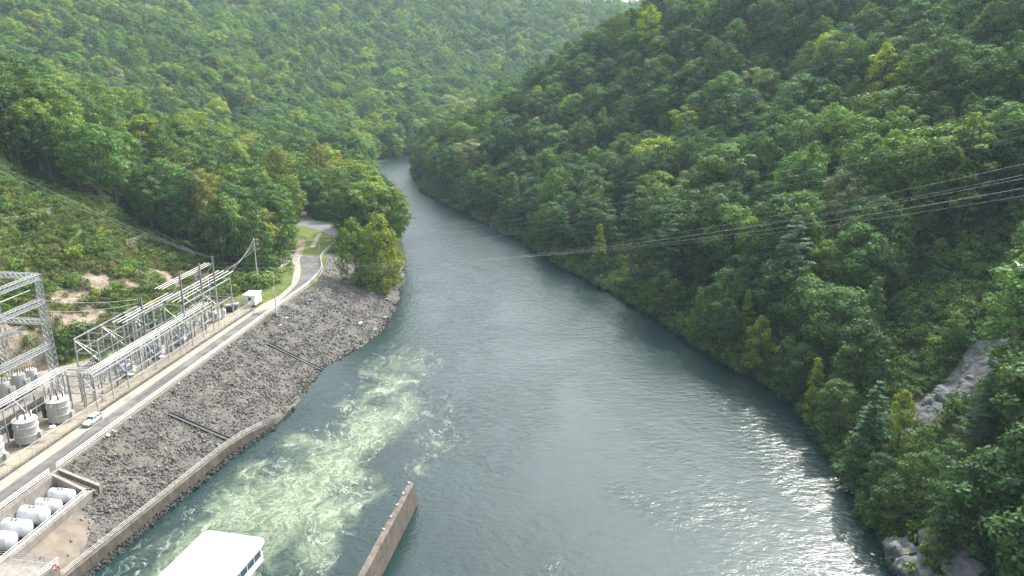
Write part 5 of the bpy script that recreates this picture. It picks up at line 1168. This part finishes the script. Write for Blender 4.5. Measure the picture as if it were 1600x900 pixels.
for x_, f_, t_, v_, c_, l_ in ((1262,700,588,0,'mid green','mid green rounded tree over the water left of the feathery dark pine'), (1312,762,655,6,'deep green','deep green tree hanging over the water below the feathery dark pine'), (1345,812,705,0,'dark green','dark green tree over the water upstream of the pale cliff'),
        (1378,842,735,6,'deep green','deep green tree directly above the pale cliff edge'), (1212,632,532,1,'deep green','deep green tree between the bright waterside tree and the yellow-green cone'), (1185,612,520,6,'mid green','mid green tree right of the bright yellow-green waterside tree'),
        (1112,562,462,0,'deep green','deep green tree between the two yellow-green waterside trees'), (1425,805,700,1,'mid green','mid green tree below the foot of the rock chute'), (1482,815,690,2,'deep green','deep green spreading tree below the broad feathery pine'), (1552,850,722,0,'mid green','mid green rounded tree above the bottom corner sapling'),
        (428,402,290,4,'mid green','tall mid green tree behind the gravel track'), (452,372,268,1,'fresh green','fresh green tree shading the upper end of the car park'), (540,372,258,5,'mid green','tall mid green tree between road bend and river')):
    marked(x_, f_, t_, v_, c_, l_, wide=1.15)
marked(585, 400, 300, 6, 'mid green', 'mid green tree on the shore behind the stony point')
marked(545, 385, 285, 0, 'deep green', 'deep green tree behind the left tree of the stony point', wide=.9)
MARK_XY = np.array([(t['x'], t['y'], 4.2 * t['sc'] * t['wide']) for t in TREES])

HOUSE_KEEP = np.array([tuple(L(s, t)[:2]) for s, t in [(-80,-.4),(108,-.4),(118,-4.5),(133,-4.5),(147,1.5),(158,6),(176,9.5),(190,9.5),(212,22),(222,38),(204,42),(184,30),(162,21),(146,19),(128,16.5),(118,16),(104,17),(96,19),(80,24),(64,30),(52,37),(-80,38)]])
def scatter(x0, x1, y0, y1, sp):
    X, Y = np.meshgrid(np.arange(x0, x1, sp), np.arange(y0, y1, sp * .87)); X = X + (np.arange(X.shape[0]) % 2)[:, None] * sp / 2
    X = X + RNG.uniform(-.38, .38, X.shape) * sp; Y = Y + RNG.uniform(-.38, .38, Y.shape) * sp; return X.ravel(), Y.ravel()
cx, cy = [], []
for (y0, y1, sp) in ((70, 320, 8.8), (320, 560, 8.8), (560, 900, 9.4), (900, 1500, 10.5)):
    X, Y = scatter(-620, 560, y0, y1, sp); cx.append(X); cy.append(Y)
cx = np.concatenate(cx); cy = np.concatenate(cy)
inview = np.abs(cx) < cy * .72 + 45; cx, cy = cx[inview], cy[inview]
dr = poly_sd(cx, cy, RIVER_POLY); keep = (dr > 1.3) & (poly_sd(cx, cy, HOUSE_KEEP) > 2.5) & (poly_sd(cx, cy, CLEARING) > 1.0) & (poly_sd(cx, cy, RIPRAP_POLY) > 1.5) & (poly_sd(cx, cy, CHUTE) > 2.0)
s_, t_ = st_of(cx, cy); keep &= ~((s_ < 130) & (t_ < 18) & (t_ > -60) & (cx < 0) & (cy < 260) & (dr < 60) & (t_ < 14)); keep &= ~((cx < 0) & (cy < 110))
sc_in = poly_sd(cx, cy, SCRUBBY) < 0
keep &= ~(sc_in & (RNG.uniform(size=len(cx)) < .8))
for mx_, my_, mr_ in MARK_XY: keep &= (np.hypot(cx - mx_, cy - my_) > max(2.2, mr_ * .75))
cx, cy, dr = cx[keep], cy[keep], dr[keep]; cz = ground(cx, cy)
# sight lines kept open, as in the photograph, to the road, the hut, the rock chute and the pale cliff
patchn = sines(cx, cy, 60, 31) + .6 * sines(cx, cy, 22, 32)
for i in range(len(cx)):
    x, y, z = cx[i], cy[i], cz[i]; right = x > -70 + max(0, (420 - y)) * .15 and dr[i] < 400 and (x > 0 or (y > 380 and x > -66)) and y < 620
    r = random.random(); q = patchn[i]
    near_bank = dr[i] < 9
    if right:
        if r < .34 - q * .10: colour = 'dark green'
        elif r < .62 - q * .08: colour = 'deep green'
        elif r < .86: colour = 'mid green'
        elif r < .93: colour = 'blue-green'
        elif r < .965: colour = 'fresh green'
        elif r < .985: colour = 'pale grey-green'
        else: colour = 'yellow-green'
        if near_bank and r > .5: colour = random.choice(['mid green', 'fresh green', 'mid green', 'deep green', 'yellow-green'])
    elif y < 560 and x < 0:
        colour = random.choices(['deep green', 'mid green', 'fresh green', 'yellow-green', 'olive', 'golden', 'orange-tinged', 'dark green'], [.24, .38, .20, .07, .03, .02, .01, .05])[0]
    else:
        colour = random.choices(['deep green', 'mid green', 'fresh green', 'yellow-green', 'olive', 'pale grey-green', 'blue-green'], [.20, .38, .25, .09, .02, .02, .04])[0]
    if x > 40 and y < 175: colour = random.choice(['dark green', 'deep green', 'deep green', 'mid green'])
    if near_bank: var = random.choice([6, 7, 6, 7, 8, 5, 0])
    else: var = random.choices(range(10), [.2, .17, .15, .12, .1, .08, .08, .04, .03, .03])[0]
    kind = 'broad'; sc = random.uniform(.66, 1.22) * (1.08 if (not right and y > 600) else 1.0)
    if near_bank: sc *= .95
    if dr[i] < 3.5: sc *= .8
    if poly_sd(x, y, SCRUBBY) < 3: sc *= .42; var = random.choice([6, 7])
    u, w, zc = proj((x, y, z))
    if right and random.random() < .045 and y < 520: kind = 'pine'; var = random.randrange(4); colour = 'blue-green'; sc = random.uniform(.7, 1.0)
    TREES.append(dict(x=x, y=y, z=z, kind=kind, var=var, sc=sc * (1.14 if right and y < 330 and dr[i] > 3.5 else 1.0), wide=random.uniform(1.05, 1.55), tint=tuple(a * (1.25 if y > 540 and not right else 1.36 if right else 1.12) for a in vary_tint(TINTS[colour], .2)), colour=colour, label=None, marked=False, rz=random.uniform(0, 6.28), pale=False))
# do not let chance trees hide the chute, the cliff or the road end
KEEP_OPEN = [(1140, 495, 1185, 565, 205), (1055, 452, 1108, 520, 228), (1232, 562, 1268, 630, 182), (970, 270, 1000, 400, 300), (P(1500, 640), None)]
def hides(t, boxes):
    H0 = (BROAD if t['kind'] == 'broad' else PINES)[t['var']]; h = H0[3] * t['sc']; rr = H0[4] * t['sc'] * t['wide']
    u0, w0, zc = proj((t['x'], t['y'], t['z'] + h)); _, w1, _ = proj((t['x'], t['y'], t['z'] + h * .15)); ru = rr * F / zc * .8
    for (a, b, c, d, ymax) in boxes:
        if t['y'] < ymax and u0 + ru > a and u0 - ru < c and w0 < d and w1 > b: return True
    return False
OPEN = [(1140, 495, 1185, 565, 205), (1055, 452, 1108, 520, 228), (1232, 562, 1268, 630, 182), (970, 270, 1000, 400, 300), (1418, 622, 1470, 690, 150), (1455, 585, 1520, 640, 152), (1505, 540, 1565, 590, 165), (1368, 862, 1405, 900, 118), (470, 355, 522, 440, 285), (455, 390, 470, 440, 285)]
TREES = [t for t in TREES if t['marked'] or not hides(t, OPEN)]

# which trees show largest: paint discs from far to near
SW, SH = 512, 288; buf = np.full((SH, SW), -1, np.int32); order = sorted(range(len(TREES)), key=lambda i: -TREES[i]['y'])
yy, xx = np.mgrid[0:SH, 0:SW]
for i in order:
    t = TREES[i]
    if t['kind'] == 'dead': continue
    H0 = (BROAD if t['kind'] == 'broad' else PINES)[t['var']]; h = H0[3] * t['sc']; rr = H0[4] * t['sc'] * t['wide']
    u, w, zc = proj((t['x'], t['y'], t['z'] + h * .62)); a = rr * F / zc * .32; b = h * .40 * F / zc * .32; u *= .32; w *= .32
    x0, x1, y0, y1 = int(max(0, u - a)), int(min(SW, u + a + 1)), int(max(0, w - b)), int(min(SH, w + b + 1))
    if x0 >= x1 or y0 >= y1: continue
    X_, Y_ = xx[y0:y1, x0:x1], yy[y0:y1, x0:x1]; msk = ((X_ - u) / max(a, .5)) ** 2 + ((Y_ - w) / max(b, .5)) ** 2 < 1; buf[y0:y1, x0:x1][msk] = i
cnt = np.bincount(buf[buf >= 0], minlength=len(TREES))
for i, t in enumerate(TREES): t['vis'] = int(cnt[i]) + (10000 if t['marked'] else 0)
TREES = [t for t in TREES if t['kind'] != 'pine' or t['vis'] > 6]
broad = sorted([t for t in TREES if t['kind'] == 'broad'], key=lambda t: -t['vis']); ind = broad[:300] + [t for t in TREES if t['kind'] != 'broad']; rest = broad[300:]

def zone(t):
    u, w, zc = proj((t['x'], t['y'], t['z'] + 12)); d = float(poly_sd(t['x'], t['y'], RIVER_POLY))
    if t['x'] > -68 and (t['x'] > 0 or t['y'] > 360) and t['y'] < 640:
        if d < 9: return 'at the far waterside ' + ('beside the cliff' if t['y'] < 150 else 'below the wires' if t['y'] < 260 else 'near the tall pine' if t['y'] < 340 else 'by the bend')
        if t['y'] < 150: return 'right of the rock chute' if u > 1450 else 'left of the rock chute'
        if w > 430: return 'below the wires beside the scrub'
        if w > 300: return 'under the wires on the slope'
        if w > 160: return 'mid-slope above the wires'
        return 'high on the far slope'
    if t['y'] < 480: return 'in the left wood above the scrub' if u < 330 else 'in the left wood by the road end' if u < 500 else 'on the near bank by the car park'
    return 'on the distant hill across the valley'
ORD = ['first', 'second', 'third', 'fourth', 'fifth', 'sixth', 'seventh', 'eighth', 'ninth', 'tenth', 'eleventh', 'twelfth', 'thirteenth', 'fourteenth', 'fifteenth', 'sixteenth', 'seventeenth', 'eighteenth', 'nineteenth', 'twentieth']
bins = {}
for t in ind:
    arr = BROAD if t['kind'] == 'broad' else PINES; t['zone'] = zone(t)
    if not t['label']: bins.setdefault((t['colour'], arr[t['var']][5], t['zone']), []).append(t)
print('largest label bin', max(len(v) for v in bins.values()))
for (col_, form, zn), lst in bins.items():
    lst.sort(key=lambda t: proj((t['x'], t['y'], t['z']))[0]); base_l = '%s %s%s %s' % (col_, form, '' if form == 'pine' else ' tree', zn)
    for k, t in enumerate(lst):
        t['label'] = base_l if len(lst) == 1 else '%s, %s %s' % (base_l, ORD[min(k, 19)], 'from left')
NEARBARK = {}
for t in ind:
    nm = {'broad': 'broadleaf_tree', 'pine': 'pine_tree', 'dead': 'dead_tree'}[t['kind']]
    e = bpy.data.objects.new(nm, None); link(e); e.location = (t['x'], t['y'], t['z']); e.rotation_euler.z = t['rz']; e.empty_display_size = .5
    wsc = t['sc'] * t['wide']; e.scale = (wsc, wsc, t['sc'])
    tag(e, t['label'], {'broad': 'tree', 'pine': 'pine tree', 'dead': 'dead tree'}[t['kind']], 'trees ' + t['zone'])
    if t['kind'] == 'dead':
        link(bpy.data.objects.new('trunk', trunk_mesh(make_dead(77), 'trunk', M['pale_bark'])), e); continue
    arr = (BROAD if t['kind'] == 'broad' else PINES)[t['var']]
    link(bpy.data.objects.new('trunk', arr[2 if t['pale'] else 1]), e)
    c = link(bpy.data.objects.new('crown', arr[0]), e); c['tint'] = [float(a) for a in t['tint']]
SRC = [join_tree(a[0], a[1], 'forest_tree') for a in BROAD]
if rest:
    instancer('forest', [(t['x'], t['y'], t['z']) for t in rest], [(0, 0, t['rz']) for t in rest], [(t['sc'] * t['wide'], t['sc'] * t['wide'], t['sc']) for t in rest], [t['var'] for t in rest], [t['tint'] for t in rest], SRC, 'dense mixed forest covering the far hills and filling between the nearer trees')

# undergrowth along the banks and over the forest floor near us; scrub on the cleared hillside
up, ur, us, ui, ut = [], [], [], [], []
def add_shrub(x, y, z, sc, tint):
    up.append((x, y, z)); ur.append((0, 0, random.uniform(0, 6.28))); us.append((sc * random.uniform(.85, 1.2), sc * random.uniform(.85, 1.2), sc * random.uniform(.8, 1.15))); ui.append(random.randrange(6)); ut.append(tint)
X, Y = scatter(-170, 150, 75, 330, 2.6); d1 = poly_sd(X, Y, RIVER_POLY)
m_ = (d1 > .4) & (X > -40) & (np.abs(X) < Y * .72 + 15) & (poly_sd(X, Y, CHUTE) > .6) & (poly_sd(X, Y, RIPRAP_POLY) > 1); m_ &= (d1 < 14) | (poly_sd(X, Y, SCRUBBY) < 2) | (RNG.uniform(size=len(X)) < .45)
Zs = ground(X[m_], Y[m_])
for x, y, z in zip(X[m_], Y[m_], Zs): add_shrub(x, y, z, random.uniform(.8, 1.7), vary_tint(TINTS[random.choice(['deep green', 'mid green', 'mid green', 'dark green', 'fresh green'])], .2))
for k in range(len(RIGHT_BANK) - 7):                 # overhanging growth right on the bank
    a, b = Vector((*RIGHT_BANK[k + 2], 0)), Vector((*RIGHT_BANK[k + 3], 0))
    for j in range(int((b - a).length / 1.3)):
        p = a.lerp(b, random.random()); add_shrub(p.x + random.uniform(-1.2, 1.5), p.y, random.uniform(.0, .6), random.uniform(.8, 1.6), vary_tint(TINTS[random.choice(['deep green', 'mid green', 'dark green'])], .2))
instancer('undergrowth', up, ur, us, ui, ut, SHRUBS, 'low dense undergrowth along the wooded bank and slope')
up, ur, us, ui, ut = [], [], [], [], []
X, Y = scatter(-240, -70, 70, 300, 1.5); soil_pts = [(on_ground(a, b), r) for a, b, r in SOIL_SPOTS]
m_ = (poly_sd(X, Y, CLEARING) < 2) & (poly_sd(X, Y, BENCH) > 1.0); X, Y = X[m_], Y[m_]; Zs = ground(X, Y); pn2 = sines(X, Y, 17, 51) + .7 * sines(X, Y, 6, 52)
big = []
for x, y, z, q in zip(X, Y, Zs, pn2):
    bare = any(math.hypot(x - p[0], y - p[1]) < r * .6 for p, r in soil_pts)
    if bare and random.random() < .93: continue
    u, w, zc = proj((x, y, z)); upper = w < 390
    if q > .7 or random.random() < .05: add_shrub(x, y, z, random.uniform(.55, 1.25), vary_tint(TINTS[random.choice(['deep green', 'mid green', 'mid green', 'fresh green', 'yellow-green'])], .2))
    else: add_shrub(x, y, z, random.uniform(.45, .95), vary_tint(random.choice([(.085, .13, .028), (.11, .15, .034), (.135, .16, .045), (.07, .12, .028)] if upper else [(.115, .14, .035), (.14, .15, .05), (.085, .125, .028), (.13, .135, .045)]), .2))
instancer('hillside_scrub', up, ur, us, ui, ut, SHRUBS, 'grass, brambles and low scrub on the cleared hillside')
SHRUB_SPOTS = [(130,540,2.2,'deep green','dark bushy shrub at the hill foot right of the gantry'),(105,545,1.9,'deep green','dark shrub against the right gantry leg'),(150,575,1.6,'mid green','green shrub at the yard edge below the dark bushes'),(205,500,1.6,'mid green','green shrub behind the square frame'),(225,470,1.7,'mid green','mid green shrub above the pale soil'),
    (180,470,1.6,'fresh green','fresh green shrub between the soil scars'),(75,405,2.0,'olive','olive shrub above the gantry beam'),(110,400,1.9,'yellow-green','yellowish shrub at the middle of the cleared hillside'),(150,395,1.9,'mid green','round shrub left of the second hill fence'),(175,415,1.8,'deep green','dark shrub above the pale soil scar'),
    (45,355,2.3,'olive','olive shrub growing through the high fence'),(20,420,1.7,'fresh green','bright shrub at the photo edge above the gantry'),(250,395,1.5,'deep green','dark round shrub below the second hill fence'),(350,450,2.2,'mid green','leafy shrub beside the mast frame under the wood'),(385,448,2.2,'fresh green','fresh green shrub behind the tall pole'),(370,440,2.4,'mid green','tall leafy shrub between the mast frame and the tall pole'),
    (395,442,2.0,'mid green','leafy shrub at the foot of the tall pole'),(335,455,1.8,'deep green','shrub just behind the masts'),(410,452,2.4,'mid green','leafy shrub right of the foot of the tall pole'),(428,441,2.2,'fresh green','bright shrub on the verge behind the lamp post'),(440,424,2.3,'mid green','round shrub beside the gravel track'),(424,426,2.6,'deep green','deep green shrub between the tall pole and the gravel track'),(448,408,1.9,'mid green','small shrub at the corner of the gravel track'),(420,447,1.6,'yellow-green','yellowish shrub on the verge beyond the hut'),(525,425,1.8,'fresh green','yellow-green shrub at the edge of the dark rubble'),(520,440,1.6,'yellow-green','low bright shrub left of the stony point trees')]
for k, (x, y, sc, colour, lab) in enumerate(SHRUB_SPOTS):
    p = on_ground(x, y); o = link(bpy.data.objects.new('shrub', SHRUBS[k % 6])); o.location = (p[0], p[1], max(float(ground(p[0], p[1])[0]), 1)); o.scale = (sc, sc, sc); o.rotation_euler.z = random.uniform(0, 6); o['tint'] = [float(a) for a in vary_tint(TINTS[colour], .08)]
    tag(o, lab, 'shrub', 'shrubs on the left hillside')

# ------------------------------------------------------------------ pale cliff and shingle on the far bank
def cliff(name, label, px_poly, depth, seed, lean=.35):
    "a broken rock face rising out of the water: bands of tilted slabs"
    e = None
    return e
from mathutils import noise as mnoise
def rock_slab(parent, c, size, rot, seed):
    "broken rock mass: a block worn and fractured at several scales"
    bm = bmesh.new(); bmesh.ops.create_cube(bm, size=1); bmesh.ops.subdivide_edges(bm, edges=bm.edges[:], cuts=9, use_grid_fill=True)
    off = Vector((seed * 3.7, seed * 1.3, 0))
    for v in bm.verts:
        w = Vector((v.co.x * size[0], v.co.y * size[1], v.co.z * size[2])); r = v.co.normalized() * .5
        v.co = v.co.lerp(r, .35)
        d = mnoise.noise(w * .35 + off) * .9 + mnoise.noise(w * .9 + off) * .4 + (.5 - abs(mnoise.noise(w * Vector((1.2, .5, 2.6)) * .8 + off))) * .35
        v.co += Vector((v.co.x / size[0], v.co.y / size[1], v.co.z / size[2])).normalized() * d / max(min(size), 1.5)
    me = bpy.data.meshes.new('rock_slab'); bm.to_mesh(me); bm.free(); me.materials.append(M['rock_face']); o = link(bpy.data.objects.new('rock_slab', me), parent)
    o.location = Vector(c) - parent.location; o.scale = size; o.rotation_euler = rot
q = P(1395, 900, 0); cl = empty('cliff', Vector((q.x + 2, q.y, 0)), 'pale grey rock cliff at the water in the bottom corner', 'rock')
for k in range(5):
    y = 95 + k * 3.6; x = np.interp(y, [p[1] for p in RIGHT_BANK[:8]], [p[0] for p in RIGHT_BANK[:8]])
    rock_slab(cl, (x + 1.6 + random.uniform(-.4, .4), y, 1.2 + random.uniform(-.4, .4)), (4.5, 5.5, 6.0 + random.uniform(-1, 1)), (random.uniform(-.1, .1), -.45 + random.uniform(-.1, .1), random.uniform(-.2, .2)), 500 + k)
for k in range(3):
    rock_slab(cl, (66.5 + random.uniform(-.5, .5), 99 + k * 4, 5.0), (4.5, 4.6, 5), (random.uniform(-.1, .1), -.55, random.uniform(-.3, .3)), 540 + k)
for k in range(16):                                   # bedded slabs in the rock chute
    f = k / 15; a = Vector(on_ground(1420 + 150 * f, 672 - 130 * f + (12 if k % 2 else -6))); 
    if k == 0: chr_ = empty('rock_chute', a, 'bare grey rock chute running down through the trees', 'rock')
    rock_slab(chr_, a + Vector((0, 0, -.15)), (3.4 + random.uniform(-.6, .8), 3.4, 1.5), (random.uniform(-.12, .12), -.42 + random.uniform(-.12, .12), R(20) + random.uniform(-.4, .4)), 600 + k)
sg = empty('shingle_bank', P(765, 345, 0), 'small grey shingle bank under the trees across the river', 'rock')
for k in range(7):
    a = P(748 + k * 7, 336 + k * 5, 0); rock_slab(sg, a + Vector((1.5, 0, .3)), (4.5, 5, 1.6), (random.uniform(-.15, .15), -.25, random.uniform(0, 3)), 700 + k)

# ------------------------------------------------------------------ power lines
def wire(label, a, b, sag, r=.05, group='power lines across the river', n_=40):
    a = Vector(a); b = Vector(b); mb = MB(); mb.tube([a.lerp(b, i / n_) - Vector((0, 0, 4 * sag * (i / n_) * (1 - i / n_))) for i in range(n_ + 1)], r, 5)
    return tag(mb.build('power_line', M['wire']), label, 'power line', group)
def at_depth(px, py, y):
    u = px - 800; v = py - 450; f_ = F * math.cos(PITCH) - v * math.sin(PITCH); k = y / f_; return Vector((u * k, y, CAM_Z - (v * math.cos(PITCH) + F * math.sin(PITCH)) * k))
WR = [((1640, 277), (790, 440), 'highest wire'), ((1640, 303), (840, 458), 'second wire from the top'), ((1640, 312), (860, 462), 'third wire from the top'), ((1640, 330), (880, 468), 'fourth wire, bright'), ((1640, 345), (900, 474), 'lowest wire')]
for k, (a, b, nm) in enumerate(WR):
    pa = at_depth(a[0], a[1], 150 + k * 1.5); pb = at_depth(b[0], b[1], 196 + k * 2); d = pb - pa
    far = pb + d * .75; far.z = 27 - k; 
    wire(nm + ' of the five crossing in front of the wooded slope', pa - d * .3 + Vector((0, 0, 6)), L(64 + k * 6, 8.6 + k * .8, YZ + 17.5 - k * .3), 7.0 if True else 0, .011 if k != 3 else .016)
for k, (a, b, nm) in enumerate([((1640, 165), (1030, 268), 'upper faint wire across the upper slope'), ((1640, 178), (1040, 276), 'middle faint wire across the upper slope'), ((1640, 192), (1000, 296), 'lower faint wire across the upper slope')]):
    pa = at_depth(*a, 178); pb = at_depth(*b, 236); d = pb - pa; wire(nm, pa - d * .2, pb + d * 1.1 - Vector((0, 0, 8)), 3.0, .014)
pt = L(119.6, 12.9, ROAD_Z)
for k, z in enumerate((15.2, 13.7, 12.2)): wire('%s wire from the tall pole to the mast frame' % ('top', 'middle', 'bottom')[k], pt + Vector((0, .2, z)), L(94.7, 9 + k * 2.0, YZ + 11.2), 1.0, .035, 'wires at the tall pole', 16)
for k, (a, b) in enumerate((((0, 262), (330, 415)), ((0, 272), (325, 425)))):
    pa = at_depth(*a, 215); pb = L(86.8, 8.3 + k, YZ + 18); wire(('upper', 'lower')[k] + ' wire slanting down the scrubby hillside to the masts', pa + Vector((-20, 8, 9)), pb, 2.5, .035, 'wires over the hillside', 24)
for k, (a, b) in enumerate((((75, 462), (270, 470)), ((75, 478), (240, 486)))):
    wire(('upper', 'lower')[k] + ' level wire from the gantry to the square frame', L(42.4, 22 + k, YZ + 20 - k * 2.5), L(61.3, 12.6, YZ + 14.8 - k), .8, .035, 'wires inside the substation', 16)
# flying bird over the slope
bp = at_depth(1593, 415, 95); bird = empty('flying_bird', bp, 'white bird flying in front of the slope at the photo edge', 'bird')
mb = MB(); mb.lathe([(.01, -.3), (.07, -.18), (.1, 0), (.07, .2), (.02, .32)], (0, 0, 0), 10, Matrix(((0, 0, 1), (0, 1, 0), (-1, 0, 0)))); mb.build('body', M['bird'], bird, True)
for s in (-1, 1):
    vs = [(.14, s * .06, .02), (-.12, s * .06, .02), (-.16, s * .5, .26), (-.26, s * .85, .30), (-.02, s * .55, .28), (.1, s * .4, .2)]
    o = mesh_obj('wing', vs + [(x, y, z - .025) for x, y, z in vs], [(0,1,2,4,5), (2,3,4), (11,10,8,7,6), (10,9,8)] + [(i, (i + 1) % 6, 6 + (i + 1) % 6, 6 + i) for i in range(6)], M['bird'], bird)

# ------------------------------------------------------------------ haze
def haze():
    m, nt, out = new_mat('haze_air'); vol = node(nt, "ShaderNodeVolumePrincipled"); vol.inputs["Color"].default_value = (.66, .86, 1, 1); vol.inputs["Density"].default_value = .00011; vol.inputs["Anisotropy"].default_value = .1
    nt.links.new(vol.outputs[0], out.inputs["Volume"])
    x0, x1, y0, y1 = -2650, 2750, -320, 3650; z0, z1 = -5.2, 330
    mb = MB(); mb.box(((x0 + x1) / 2, (y0 + y1) / 2, (z0 + z1) / 2), (x1 - x0, y1 - y0, z1 - z0)); o = mb.build('haze', m); tag(o, kind='stuff')
haze()
print('trees', len(TREES), 'individual', len(ind), 'rest', len(rest), 'max z', gz.max(), 'min z', gz.min())
